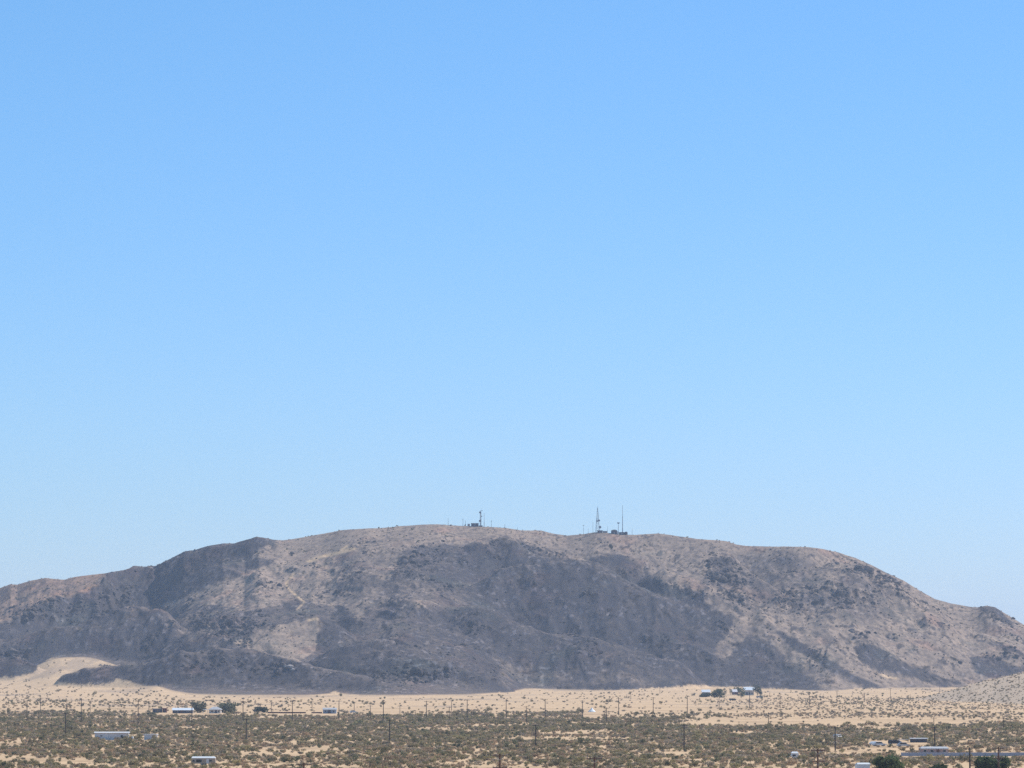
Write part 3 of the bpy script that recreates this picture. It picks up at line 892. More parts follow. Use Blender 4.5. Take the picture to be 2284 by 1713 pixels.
car(1694, 1557, 'grey car parked beneath the tree right of the largest white roofed house', silver, -.2, 4.8, 1.6, van=True, skip=2500)
p = at(1925, 1706, 860)
r = empty('pickup_truck', (p[0], p[1], 0), .08, 'white truck with a tall box cut by the bottom edge left of the round tree', 'truck')
gable(2.75, 2.2, p[2] + .16, .3, .05, .2, .05).build('cargo_roof', white_m, r)
MB().prism([(-1.6, .6), (3.2, .6), (3.2, 1.3), (2.3, 1.5), (1.7, 2.4), (-1.6, 2.4)], -1.0, 1.0).build('cab', whitecar, r)
MB().box(-1.5, 1.25, -1.1, 1.1, 2.41, p[2] + .1).build('cargo_box', roofw, r)
for s_ in (-1, 1):
    MB().prism([(2.2, 1.55), (1.7, 2.25), (.7, 2.25), (.7, 1.55)], s_ * 1.0 + (.002 if s_ > 0 else -.03), s_ * 1.0 + (.03 if s_ > 0 else -.002)).build('side_window', glass, r)
    MB().box(3.201, 3.23, s_ * .7 - .2, s_ * .7 + .2, .9, 1.15).build('headlight', rim_m, r)
wheel_set(r, (-1.0, 2.3), (-.95, .95), .42)

# ------------------------------------------------------------------ utility poles
ORD = ['leftmost', 'second', 'third', 'fourth', 'fifth', 'sixth', 'seventh', 'eighth', 'ninth', 'tenth', 'eleventh', 'twelfth', 'thirteenth', 'fourteenth', 'fifteenth', 'sixteenth',
       'seventeenth', 'eighteenth', 'nineteenth', 'twentieth', 'twenty first', 'twenty second', 'twenty third', 'twenty fourth', 'twenty fifth']

def utility_pole(px, pyt, pyb, label, group, arms=1, r0=.18, wide=1.25, d=None, mt=None, rz=None):
    if d is None:
        b = spot(px, pyb, 1000)
    else:
        q = at(px, pyt, d)
        b = np.array((q[0], d, 0.0))
    top = at(px, pyt, b[1])[2]
    h = top - b[2]
    root = empty('utility_pole', tuple(b), rnd.uniform(-.25, .25) if rz is None else rz, label, 'pole', group)
    mt = mt or wood
    MB().bar((0, 0, -.5), (0, 0, h), r0 * 1.15, r0 * .8, 9).build('pole', mt, root)
    for i in range(arms):
        z = h - .35 - i * 2.05
        ca_ = MB().box(-wide, wide, -r0 - .12, -r0 * .55, z - .08, z + .08).build('crossarm', mt, root)
        for x in (-wide + .1, -wide * .45, wide * .45, wide - .1):
            if d is not None:
                MB().lathe([(.05, .08), (.08, .14), (.05, .2), (.08, .26), (.03, .34)], 8, (x, -r0 - .03, z)).build('insulator', glassy, ca_)
        if d is not None:
            for s_ in (-1, 1):
                MB().bar((s_ * wide * .5, -r0 - .05, z - .08), (0, -r0 - .02, z - .75), .03, None, 5).build('brace', steel, ca_)
    return root, h

MIDROW = [(60, 1562, 1613), (181, 1559, 1613), (308, 1563, 1618), (428, 1561, 1617), (542, 1563, 1613), (652, 1562, 1611), (756, 1562, 1610), (855, 1564, 1610), (951, 1563, 1604), (1042, 1560, 1605),
          (1129, 1562, 1604), (1216, 1559, 1607), (1299, 1562, 1602), (1380, 1556, 1596), (1457, 1555, 1593), (1533, 1552, 1595), (1604, 1545, 1580), (1672, 1542, 1580), (1740, 1547, 1577), (1805, 1545, 1575), (1867, 1540, 1570), (1928, 1545, 1566)]
NEARROW = [(146, 1590, 1645), (549, 1602, 1654), (869, 1604, 1657), (1195, 1615, 1667), (1526, 1615, 1675), (1863, 1620, 1675), (2085, 1620, 1668)]
FARROW = [(90, 1556, 1592), (149, 1562, 1588), (201, 1563, 1590), (243, 1566, 1580), (332, 1563, 1594), (581, 1570, 1587), (605, 1566, 1588), (696, 1564, 1586), (790, 1565, 1586), (826, 1573, 1606), (892, 1573, 1592),
          (1002, 1576, 1611), (1007, 1562, 1585), (1174, 1575, 1613), (1353, 1578, 1612), (1407, 1543, 1560), (1472, 1525, 1548), (1714, 1590, 1615), (1986, 1535, 1560), (2083, 1600, 1622), (2096, 1522, 1546), (2238, 1600, 1626), (2273, 1508, 1534)]
for i, (x, a, b) in enumerate(MIDROW):
    utility_pole(x, a, b, 'tall wooden utility pole, %s from the left in the long middle row' % ORD[i] if i else 'leftmost tall wooden utility pole of the long middle row', 'poles of the middle row along the sand edge')
for i, (x, a, b) in enumerate(NEARROW):
    utility_pole(x, a, b, 'dark thin utility pole, %s from the left among the widely spaced poles in the scrub' % ORD[i] if i else 'leftmost dark thin utility pole standing alone in the scrub', 'widely spaced poles in the scrub')
for i, (x, a, b) in enumerate(FARROW):
    utility_pole(x, a, b, 'faint short utility pole, %s from the left among the distant ones' % ORD[i] if i else 'leftmost of the faint short utility poles in the distance', 'distant poles', r0=.15)
NEAR = [(678, 1701.5, 745, 1, 'dark crossarm pole top just above the bottom edge, left of centre', 1.4), (1115, 1681.5, 745, 2, 'red brown pole with two crossarms near the bottom centre', 1.3),
        (1326, 1687.5, 745, 1, 'red brown pole with one crossarm right of the bottom centre', 1.35), (1824, 1670, 800, 2, 'thick red brown pole with two crossarms left of the white truck', 1.3),
        (2163, 1667, 930, 0, 'bare dark pole without crossarm between the lower right trees', 1.2), (2227, 1666, 890, 2, 'red brown pole with two crossarms in front of the rightmost round tree', 1.25)]
tops = []
for x, a, d, arms, lab, wd in NEAR:
    r, h = utility_pole(x, a, 0, lab, 'near poles at the bottom edge', arms, .19, wd, d, wood if arms == 0 else redwood, 0.0)
    tops.append((x, r.location.copy(), h, arms, wd))

def wire(p0, p1, sag, label):
    m = MB()
    n = 10
    pts = []
    for i in range(n + 1):
        f = i / n
        q = p0.lerp(p1, f)
        q.z -= sag * 4 * f * (1 - f)
        pts.append(q)
    for a, b in zip(pts[:-1], pts[1:]):
        m.bar(a, b, .012, None, 4)
    o = m.build('power_line', wire_m)
    tag(o, label, 'wire', 'wires between the near poles')
V = mathutils.Vector
row = [q for q in tops if q[0] in (678, 1115, 1326)]
for (x0, l0, h0, a0, w0), (x1, l1, h1, a1, w1), nm in ((row[0], row[1], 'left'), (row[1], row[2], 'right')):
    for s_, side in ((-1, 'outer'), (1, 'inner')):
        wire(l0 + V((s_ * (w0 - .1), -.22, h0 - .02)), l1 + V((s_ * (w1 - .1), -.22, h1 - .02)), .7, 'thin %s power wire sagging between the %s pair of near crossarm poles' % (side, nm))

# ------------------------------------------------------------------ the radio sites on the ridge
def ridge_spot(px, back=0.0):
    """Skyline point in a column."""
    best, bd = None, None
    for d in np.arange(4250, 4700, 5.0):
        q = at(px, 1300, d)
        z = height(q[0], d)
        py = project(q[0], d, z)[1]
        if best is None or py < best:
            best, bd = py, d
    q = at(px, best, bd)
    return np.array((q[0], bd, height(q[0], bd)))

def mast(px, pyt, label, name='radio_mast', r=.22, bars=0, group='poles and masts on the ridge', cat='mast', m=None, dz=.6):
    b = ridge_spot(px)
    h = at(px, pyt, b[1])[2] - b[2]
    root = empty(name, (b[0], b[1], b[2]), 0, label, cat, group)
    MB().bar((0, 0, -dz), (0, 0, h), r, r * .6, 8).build('pole', m or steel, root)
    if bars:
        MB().box(-bars, bars, -.14, .14, h - .7, h - .4).build('crossarm', m or steel, root)
    return root, h

W_, E_ = 'poles on the western radio site', 'poles on the eastern radio site'
for x, a, lab in ((999.5, 1155, 'lone thin pole on the ridge, leftmost of the summit poles'), (1032.5, 1157, 'dark utility pole on the ridge left of the flat dark building'),
                  (1038, 1160, 'faint thin pole on the ridge just left of the flat dark building'), (1096, 1161, 'dark pole on the ridge right of the dish tower'),
                  (1126, 1169, 'short faint pole on the ridge well right of the dish tower'), (1154, 1176, 'tiny stub pole on the ridge between the two radio sites')):
    mast(x, a, lab, 'utility_pole', .19, .8 if x in (1032.5, 1096) else 0, W_, 'pole', wood)
for x, a, lab in ((1301.5, 1171, 'crossarm pole on the ridge, leftmost at the eastern radio site'), (1312, 1179, 'short faint pole left of the lattice tower on the ridge'),
                  (1322.5, 1164, 'thin tall pole right beside the lattice tower on the ridge'), (1355, 1174, 'thin pole between the lattice tower and the domed building'),
                  (1410, 1178, 'thin pole on the ridge, rightmost at the eastern radio site')):
    mast(x, a, lab, 'utility_pole', .15, 1.0 if x == 1301.5 else 0, E_, 'pole', wood)

def dish(root, x, y, z, r, name='dish'):
    o = MB().lathe([(r * .25, .55), (r * .8, .32), (r, .05), (r, 0), (r * .5, .12)], 14, (x, y, z), 'Y').build(name, dish_m, root)
    return o

# western tower: slim mast with dishes
b = ridge_spot(1072)
mp = mpp(b[1])
root = empty('dish_tower', tuple(b), 0, 'tall dark tower carrying several dishes at the western radio site', 'tower')
H_ = (1173 - 1136) * mp
for x, y in ((-.55, -.4), (.55, -.4), (0, .6)):
    MB().bar((x * 1.15, y * 1.15, -.8), (x, y, H_ - 1.5), .17, .15, 6).build('leg', steel, root)
br = MB()
for i in range(10):
    z0, z1 = i * (H_ - 1.5) / 10, (i + 1) * (H_ - 1.5) / 10
    for (xa, ya), (xb, yb) in (((-.58, -.42), (.58, -.42)), ((.58, -.42), (0, .63)), ((0, .63), (-.58, -.42))):
        br.bar((xa, ya, z0), (xb, yb, z1), .07, None, 4)
        br.bar((xb, yb, z0), (xa, ya, z1), .07, None, 4)
br.build('bracing', steel, root)['kind'] = 'stuff'
dish(root, -.6, -1.0, H_ - 2.6, 1.15)
dish(root, -.7, -1.1, 6.0, 1.3)
dish(root, 1.3, -.9, H_ * .62, .6)
MB().box(-.2, 2.2, -.2, .2, H_ - 1.0, H_ - .6).build('antenna_arm', dish_m, root)
MB().bar((1.5, 0, H_ - .7), (1.5, 0, H_ + 2.2), .06, None, 5).build('whip_antenna', steel, root)
MB().bar((.1, 0, H_ - 1.5), (.1, 0, H_ - .6), .15, None, 6).build('mast_tip', steel, root)
r, h = mast(1080, 1144, 'slender lattice mast just right of the dish tower', 'radio_mast', .24)
MB().bar((0, -.3, .0), (0, -.3, h * .35), .3, None, 6).build('cable_tray', steel, r)

def ridge_box(name, label, px0, px1, pyt, pyb, dep, wallm, roofm, roof='flat', back=2.0):
    b = ridge_spot((px0 + px1) / 2)
    mp = mpp(b[1])
    w, h = (px1 - px0) * mp, (pyb - pyt) * mp
    z0 = at((px0 + px1) / 2, pyb, b[1])[2]
    root = empty(name, (b[0], b[1] - back, min(z0, b[2])), 0, label, 'building')
    MB().box(-w / 2, w / 2, -dep / 2, dep / 2, -1.5, h - .45).build('wall', wallm, root)
    if roof == 'flat':
        MB().box(-w / 2 - .3, w / 2 + .3, -dep / 2 - .3, dep / 2 + .3, h - .447, h).build('roof', roofm, root)
    else:
        pr = [(-w / 2 - .2, h - .447), (w / 2 + .2, h - .447), (w / 2 + .2, h - .2), (w * .3, h + .7), (-w * .05, h + .9), (-w * .32, h + .55), (-w / 2 - .2, h - .2)]
        MB().prism(pr, -dep / 2 - .2, dep / 2 + .2).build('roof', roofm, root)
    MB().box(-.5, .5, -dep / 2 - .05, -dep / 2 - .002, 0, min(2.0, h - .6)).build('door', steel, root)
    return root
ridge_box('equipment_building', 'flat dark building left of the dish tower on the ridge', 1051, 1067.5, 1166.5, 1173, 5, dkwall, mat('grey_flat_roof', (.35, .34, .34)))  # roof in one even grey, lighter than the dark block walls
ridge_box('equipment_cabinet', 'low dark cabinet at the foot of the dish tower', 1068.5, 1076, 1172.2, 1176.5, 3, dkwall, dkwall)
ridge_box('equipment_cabinet', 'small pale box left of the flat dark building on the ridge', 1043, 1048, 1168.2, 1173, 2.5, steel, white_m)
ridge_box('equipment_building', 'low purplish building at the foot of the lattice tower', 1332.5, 1343.5, 1183, 1189.5, 5, mat('purplish_block', (.13, .10, .12)), greyroof)
ridge_box('equipment_building', 'low tan building right of the lattice tower base', 1344.5, 1354, 1184.5, 1190, 5, tanw, stucco)
ridge_box('equipment_building', 'dark building with an arched roof at the eastern radio site', 1363, 1376.5, 1183.5, 1192, 6, dkwall, mat('green_grey_roof', (.12, .13, .14)), 'arch')
ridge_box('equipment_building', 'low dark building beneath the tallest mast', 1380.5, 1393.5, 1187.3, 1193, 5, dkwall, dkwall)
ridge_box('equipment_cabinet', 'narrow white cabinet left of the T shaped mast', 1376.9, 1378.4, 1185.5, 1193.5, 1.5, white_m, white_m, back=5)
b = ridge_spot(1396.5)
root = empty('storage_tank', (b[0], b[1] - 2, b[2]), 0, 'round dark tank at the right end of the eastern radio site', 'tank')
MB().lathe([(1.6, -1), (1.65, 2.4), (1.3, 3.0), (.3, 3.3)], 16).build('tank_body', dkwall, root, True)
MB().lathe([(.35, 3.28), (.35, 3.5)], 10).build('tank_lid', steel, root)

# eastern lattice tower
b = ridge_spot(1333)
mp = mpp(b[1])
H_ = (1187 - 1128) * mp
root = empty('lattice_tower', tuple(b), .2, 'pale tapering lattice tower with dishes at the eastern radio site', 'tower')
B0, T0 = 2.0, .25
pal = mat('pale_tower_steel', (.36, .44, .46), .5, .1, 1.2, .4, .2)
cor = ((-1, -1), (1, -1), (1, 1), (-1, 1))
def half(z): return T0 + (B0 - T0) * max(0, 1 - z / (H_ - 2.5)) ** .9
for cx_, cy_ in cor:
    lg = MB()
    for i in range(8):
        z0, z1 = (i / 8) * (H_ - 2), ((i + 1) / 8) * (H_ - 2)
        lg.bar((cx_ * half(z0), cy_ * half(z0), z0 - (.8 if i == 0 else 0)), (cx_ * half(z1), cy_ * half(z1), z1), .115 - i * .006, None, 5)
    lg.build('leg', pal, root)
br = MB()
for i in range(14):
    z0, z1 = i / 14 * (H_ - 2), (i + 1) / 14 * (H_ - 2)
    for j in range(4):
        (xa, ya), (xb, yb) = cor[j], cor[(j + 1) % 4]
        br.bar((xa * half(z0), ya * half(z0), z0), (xb * half(z1), yb * half(z1), z1), .055, None, 4)
        br.bar((xb * half(z0), yb * half(z0), z0), (xa * half(z1), ya * half(z1), z1), .055, None, 4)
        br.bar((xa * half(z1), ya * half(z1), z1), (xb * half(z1), yb * half(z1), z1), .05, None, 4)
br.build('bracing', pal, root)['kind'] = 'stuff'
MB().bar((0, 0, H_ - 2.5), (0, 0, H_), .14, .08, 6).build('antenna', pal, root)
dish(root, 2.2, -2.2, 5.6, 1.45)
dish(root, 1.2, -1.6, H_ * .45, 1.1)
dish(root, -.9, -1.5, H_ * .42, 1.0)
dish(root, -1.0, -1.3, H_ * .50, .5)
# T-topped mast and the tallest mast
r, h = mast(1379.3, 1166, 'mast with a wide T shaped top right of the arched building', 'radio_mast', .3, 0, E_)
MB().prism([(-1.5, h + .3), (1.5, h + .3), (1.3, h - .5), (.5, h - 1.0), (-.5, h - 1.0), (-1.3, h - .5)], -.6, .6).build('antenna_array', dish_m, r)
r, h = mast(1388.6, 1127, 'tallest dark mast on the ridge, thinner in its upper half', 'radio_mast', .28, 0, E_)
MB().bar((0, -.05, -.6), (0, -.05, h * .62), .36, .32, 8).build('lower_section', dish_m, r)
MB().bar((0, -.05, -.6), (0, -.05, h * .22), .5, .45, 8).build('base_section', dish_m, r)
p = spot(2230, 1490, 2800)
root = empty('utility_pole', tuple(p), 0, 'single pole on the dark slope above the right hand gravel hill', 'pole')
MB().bar((0, 0, -.5), (0, 0, 8), .2, .15, 7).build('pole', wood, root)
MB().box(-1, 1, -.3, -.16, 7.3, 7.5).build('crossarm', wood, root)

# ------------------------------------------------------------------ trees
def leaf_cloud(lobes, n, size, seed, shell=.45):
    """Small leaf-clump faces spread through a set of ellipsoid lobes, denser towards their surface."""
    r_ = np.random.default_rng(seed)
    m = MB()
    wts = np.array([l[3] * l[4] * l[5] for l in lobes]) ** .67
    wts = wts / wts.sum()
    for i in range(n):
        cx_, cy_, cz_, rx, ry, rz = lobes[r_.choice(len(lobes), p=wts)]
        v = r_.normal(size=3)
        v /= np.linalg.norm(v)
        rad = (shell + (1 - shell) * r_.random()) ** .5 * (1 + .10 * r_.normal())
        c_ = np.array((cx_ + v[0] * rx * rad, cy_ + v[1] * ry * rad, cz_ + v[2] * rz * rad))
        if c_[2] < .02:
            c_[2] = .02 + .1 * r_.random()
        a, b = r_.normal(size=3), r_.normal(size=3)
        a /= np.linalg.norm(a)
        b -= a * a.dot(b)
        b /= np.linalg.norm(b)
        s_ = size * r_.uniform(.6, 1.35)
        m.quad(c_ - a * s_, c_ - b * s_ * .55, c_ + a * s_, c_ + b * s_ * .55)
    return m

def tree(px, pyt, pyb, width_px, label, leafm, d=None, n=900, seed=0, name='desert_tree', lean=0.0, low=.15, squash=1.0, cat='tree'):
    if d is None:
        b = spot(px, pyb, 1500)
    else:
        q = at(px, pyt, d)
        b = np.array((q[0], d, 0.0))
    h = at(px, pyt, b[1])[2] - b[2]
    w = width_px * mpp(b[1]) * (1.32 if d is None else 1.0)
    if d is None:
        low = min(low, .06)
    r_ = random.Random(seed)
    root = empty(name, tuple(b), 0, label, cat)
    tr = MB().bar((0, 0, -.4), (lean * h * .3, 0, h * .38), .05 * h * .55 + .06, .03 * h * .5 + .05, 8)
    for i in range(5):
        a = i * 1.3 + r_.random()
        tr.bar((lean * h * .3, 0, h * .36 - .02 * i), (math.cos(a) * w * .28, math.sin(a) * w * .28, h * r_.uniform(.55, .8)), .02 * h + .03, .02, 6)
    tr.build('trunk', bark, root)
    lobes = [(0, 0, h * (low + (1 - low) * .5), w * .33, w * .33, h * (1 - low) * .47)]
    for i in range(9):
        a = i * 2.4 + r_.random()
        rr = r_.uniform(.16, .34) * w
        rx = r_.uniform(.14, .22) * w
        zc_ = h * r_.uniform(low + .12, .84)
        lobes.append((math.cos(a) * rr, math.sin(a) * rr, zc_, rx, rx, min(rx * squash, h * .97 - zc_ if h * .97 - zc_ > .3 else .3)))
    leaf_cloud(lobes, n, .045 * w + .04, seed, .2).build('crown', leafm, root)
    return root

lf_green = leaf_mat('dark_green_leaf', (.10, .125, .055))
lf_olive = leaf_mat('grey_olive_leaf', (.17, .17, .11))
lf_dark = leaf_mat('blue_green_leaf', (.075, .10, .072))
lf_yel = leaf_mat('yellow_green_leaf', (.14, .14, .055))
tree(1985, 1684, 0, 84, 'round dark green tree at the bottom edge right of the white truck', lf_green, 850, 3600, 1)
tree(2092, 1702, 0, 62, 'lowest dark green tree top at the bottom edge between two larger trees', lf_green, 850, 2600, 2)
tree(2208, 1685, 0, 92, 'wide dark green tree at the lower right corner behind a pole', lf_green, 900, 3600, 3)
tree(445, 1564, 1590, 34, 'grey olive tree between the long white roof and the hip roofed house', lf_olive, None, 900, 4)
tree(508, 1567, 1590, 46, 'wide olive tree right of the hip roofed house', lf_olive, None, 1100, 5)
tree(580, 1576, 1590, 30, 'low dark shrub tree at the left end of the rusty fence', lf_dark, None, 700, 6)
tree(331, 1583, 1598, 13, 'small dark tree at the foot of a pole left of the low dark shed', lf_dark, None, 400, 7)
tree(414, 1570, 1588, 9, 'thin dark tree top behind the long white roof', lf_dark, None, 300, 8)
tree(1573, 1545, 1555, 27, 'low wide dark green hedge in front of the leftmost homestead house', lf_dark, None, 700, 9, 'hedge', 0, .02, .5, 'hedge')
tree(1600, 1536, 1556, 27, 'broad green tree in the middle of the mountain homestead', lf_green, None, 900, 10)
tree(1617, 1534, 1550, 10, 'narrow olive tree right of the broad green homestead tree', lf_olive, None, 350, 12)
tree(1630, 1534, 1550, 8, 'slim olive tree touching the pink roofed house', lf_olive, None, 350, 13)
tree(1642, 1531, 1546, 14, 'yellow green tree behind the pink roofed house', lf_yel, None, 400, 14)
tree(1653, 1533, 1556.5, 18, 'darkest tree standing before the largest white roofed house', lf_dark, None, 800, 15)
tree(1690, 1524, 1551, 18, 'tall grey green tree right of the largest white roofed house', lf_dark, None, 800, 16)
tree(1699, 1550, 1559, 9, 'small round shrub at the right end of the mountain homestead', lf_dark, None, 300, 17, 'shrub', 0, .05, 1, 'shrub')
tree(1547, 1545, 1553, 9, 'small olive shrub at the left end of the mountain homestead', lf_olive, None, 300, 18, 'shrub', 0, .05, 1, 'shrub')
tree(340, 1588, 1598, 22, 'low olive shrub mass in front of the low dark shed', lf_olive, None, 400, 19, 'shrub', 0, .03, .6, 'shrub')

# ------------------------------------------------------------------ desert scrub: the nearest bushes one by one, the rest as one growth
def bush_mesh(name, m, rx, h, n, size, seed, stems=6, spread=.75):
    r_ = np.random.default_rng(seed)
    lobes = [(0, 0, h * .5, rx * .7, rx * .7, h * .48)]
    for i in range(5):
        a = r_.random() * 6.3
        q = r_.uniform(.25, spread) * rx
        s_ = r_.uniform(.28, .48) * rx
        lobes.append((math.cos(a) * q, math.sin(a) * q, h * r_.uniform(.3, .75), s_, s_, s_ * h / rx * .75))
    mb = leaf_cloud(lobes, n, size, seed + 50, .3)
    for i in range(stems):
        a = r_.random() * 6.3
        mb.bar((0, 0, -.05), (math.cos(a) * rx * .5, math.sin(a) * rx * .5, h * .7), .03, .012, 4)
    return mb.mesh(name, m)

KINDS = [   # name, label, colour, half width, height, faces, leaf size, share
    ('creosote_bush', 'olive green creosote bush in the near scrub', (.272, .228, .130), 1.0, 1.2, 150, .16, .22),
    ('creosote_bush', 'yellowish green creosote bush in the near scrub', (.306, .258, .130), 1.0, 1.1, 150, .16, .12),
    ('bursage_bush', 'low grey bursage bush in the near scrub', (.35, .288, .21), 1.0, .75, 130, .15, .26),
    ('dry_bush', 'low brown dried bush in the near scrub', (.38, .272, .17), 1.0, .72, 130, .15, .22),
    ('grass_clump', 'straw coloured dry grass clump in the near scrub', (.54, .43, .27), 1.0, .55, 110, .14, .12),
    ('mesquite_bush', 'dark green mesquite bush in the near scrub', (.21, .20, .11), 1.0, 1.1, 170, .17, .06),
]
bmesh_ = [bush_mesh(k[0], leaf_mat(k[0] + '_leaf_%d' % i, k[2], .28), k[3], k[4], k[5], k[6], 200 + i) for i, k in enumerate(KINDS)]

N = 200000
ys = np.sqrt(rng.uniform(780.0 ** 2, 3950.0 ** 2, N))
xs = rng.uniform(-1, 1, N) * (.1285 * ys + 12)
hs = np.array([height(a, b) for a, b in zip(xs, ys)])
bpx, bpy_ = project(xs, ys, hs)
edge = np.interp(bpx, [0, 400, 800, 1300, 1500, 1700, 2284], [1596, 1600, 1598, 1597, 1604, 1624, 1616])        # where the scrub closes
patch = fbm(xs / 45, ys / 110, 3, 300)
patch2 = fbm(xs / 18, ys / 60, 2, 310)
dense = sstep(-14, 14, bpy_ - edge + 9 * patch)
dens = .094 * np.clip(1.0 + 1.75 * patch + 1.0 * patch2, .07, 2.2) * dense
far = (.0014 + .0016 * (1 - sstep(250, 480, bpx))) * np.clip(.9 + 1.6 * patch + .6 * patch2, .1, 3) * (1 - dense)
# greyer gravel belt with small bushes in front of the right hand hill, and the bushes on that hill
belt = sstep(1540, 1760, bpx) * sstep(1552, 1562, bpy_) * (1 - sstep(1600, 1608, bpy_)) * (1 - .85 * ((bpy_ > 1584) & (bpy_ < 1590)))
far = far + .0125 * belt * np.clip(1 + patch2, .3, 2)
lb = (1 - sstep(560, 900, bpx)) * sstep(1560, 1566, bpy_) * (1 - sstep(1576, 1580, bpy_))
far = far + .0045 * lb + .012 * sstep(1450, 1560, bpx) * sstep(1589, 1591, bpy_) * (1 - sstep(1599, 1602, bpy_))
clear = sstep(1480, 1540, bpx) * (1 - sstep(2150, 2230, bpx)) * sstep(1602, 1606, bpy_) * (1 - sstep(1616, 1622, bpy_))
dens = dens * (1 - .9 * clear)
far = far * (1 - .75 * clear)
area = .1285 * (3950.0 ** 2 - 780.0 ** 2)
prob = (dens + far) * area / N
keep = rng.random(N) < prob
for (cx0, cx1, cy0, cy1) in ((205, 305, 1640, 1648.5), (318, 356, 1642, 1648.5), (418, 490, 1698, 1709), (1755, 1790, 1684, 1693), (1935, 2075, 1652, 1666), (1556, 1705, 1538, 1560), (380, 500, 1583, 1592), (2000, 2300, 1680, 1690),
                            (1300, 1342, 1580, 1602), (775, 800, 1586, 1595), (592, 725, 1587, 1596), (335, 500, 1586, 1597), (715, 755, 1588, 1597)):
    keep &= ~((bpx > cx0) & (bpx < cx1) & (bpy_ > cy0) & (bpy_ < cy1))
keep &= ~((m_at := sample(M_sand, bpx, bpy_)) < .6)
xs, ys, hs, bpx, bpy_, dn = xs[keep], ys[keep], hs[keep], bpx[keep], bpy_[keep], dense[keep]
bl = belt[keep]
n_b = len(xs)
share = np.array([k[7] for k in KINDS])
cl = fbm(xs / 60, ys / 150, 2, 330)
kind = np.empty(n_b, int)
for i in range(n_b):
    p = share.copy()
    p[0] *= 1 + 1.2 * max(cl[i], -.6)
    p[1] *= 1 + 1.5 * max(cl[i], -.6)
    p[3] *= 1 - 1.5 * min(max(cl[i], -.6), .6)
    if dn[i] < .5:
        p = p * np.array((1.2, .5, 1.4, .9, .2, .8))
    if bl[i] > .4:
        p = p * np.array((.5, .3, 2.0, 1.2, .3, .3))
    if bpy_[i] > 1662:
        p = p * np.array((.8, 1.0, .8, 1.9, 1.1, 1.0))
    kind[i] = rng.choice(6, p=p / p.sum())
scl = np.exp(rng.normal(0, .30, n_b)) * np.where(dn > .5, .78, .88) * np.where(bl > .4, .75, 1)
scl = np.clip(scl, .4, 2.0)
inview = (np.abs(bpx - 1142) < 1142) & (bpy_ < 1722) & (bpy_ - 1.2 * scl * F / ys < 1713)
size_px = np.where(inview, scl * F / ys, 0)
order = np.argsort(-size_px)
BUSH_N = 300
single = np.zeros(n_b, bool)
single[order[:BUSH_N]] = True
protos = {}
ZEDGE = [200, 425, 678, 1115, 1326, 1764, 2000]
ZONES = ['at the lower left corner of the plain', 'between the lower left corner and the travel trailer', 'between the travel trailer and the left crossarm pole', 'between the left crossarm pole and the two crossarm pole',
         'between the two red brown centre poles', 'between the centre poles and the small white camper', 'between the small camper and the white truck', 'around the lower right trees and fence']
for i in np.nonzero(single)[0]:
    k = KINDS[kind[i]]
    o = bpy.data.objects.new(k[0], bmesh_[kind[i]])
    COL.objects.link(o)
    o.location = (xs[i], ys[i], hs[i])
    o.rotation_euler = (0, 0, rng.random() * 6.28)
    s_ = scl[i]
    o.scale = (s_ * rng.uniform(.85, 1.25), s_ * rng.uniform(.85, 1.25), s_ * rng.uniform(.85, 1.2))
    zone = ZONES[int(np.searchsorted(ZEDGE, bpx[i]))]
    look = ('large ' if scl[i] > 1.45 else '') + k[1].replace(' in the near scrub', '')
    tag(o, look + ' ' + zone, 'bush', look + ' bushes ' + zone)
    protos.setdefault(kind[i], o)

def scatter(name, pos, rot, scale, kinds, protos, label, cat):
    me = bpy.data.meshes.new(name)
    me.vertices.add(len(pos))
    me.vertices.foreach_set('co', pos.astype(np.float32).ravel())
    for nm, ty, data in (('rot', 'FLOAT_VECTOR', rot), ('scl', 'FLOAT_VECTOR', scale)):
        a = me.attributes.new(nm, ty, 'POINT')
        a.data.foreach_set('vector', data.astype(np.float32).ravel())
    a = me.attributes.new('variety', 'INT', 'POINT')
    a.data.foreach_set('value', kinds.astype(np.int32))
    o = bpy.data.objects.new(name, me)
    COL.objects.link(o)
    ng = bpy.data.node_groups.new(name, 'GeometryNodeTree')
    ng.interface.new_socket('Geometry', in_out='INPUT', socket_type='NodeSocketGeometry')
    ng.interface.new_socket('Geometry', in_out='OUTPUT', socket_type='NodeSocketGeometry')
    n, l = ng.nodes, ng.links
    gi_, go = n.new('NodeGroupInput'), n.new('NodeGroupOutput')
    jn = n.new('GeometryNodeJoinGeometry')
    def attr(nm, ty):
        q = n.new('GeometryNodeInputNamedAttribute')
        q.data_type = ty
        q.inputs[0].default_value = nm
        return q.outputs[0]
    ro, sc_, va = attr('rot', 'FLOAT_VECTOR'), attr('scl', 'FLOAT_VECTOR'), attr('variety', 'INT')
    for k, pr in protos.items():
        oi = n.new('GeometryNodeObjectInfo')
        oi.inputs['Object'].default_value = pr
        oi.inputs['As Instance'].default_value = True
        cm = n.new('FunctionNodeCompare')
        cm.data_type, cm.operation = 'INT', 'EQUAL'
        l.new(va, cm.inputs[2])
        cm.inputs[3].default_value = int(k)
        ip = n.new('GeometryNodeInstanceOnPoints')
        l.new(gi_.outputs[0], ip.inputs['Points'])
        l.new(cm.outputs[0], ip.inputs['Selection'])
        l.new(oi.outputs['Geometry'], ip.inputs['Instance'])
        l.new(ro, ip.inputs['Rotation'])
        l.new(sc_, ip.inputs['Scale'])
        l.new(ip.outputs[0], jn.inputs[0])
    l.new(jn.outputs[0], go.inputs[0])
    o.modifiers.new(name, 'NODES').node_group = ng
    return tag(o, label, cat, kind='stuff')

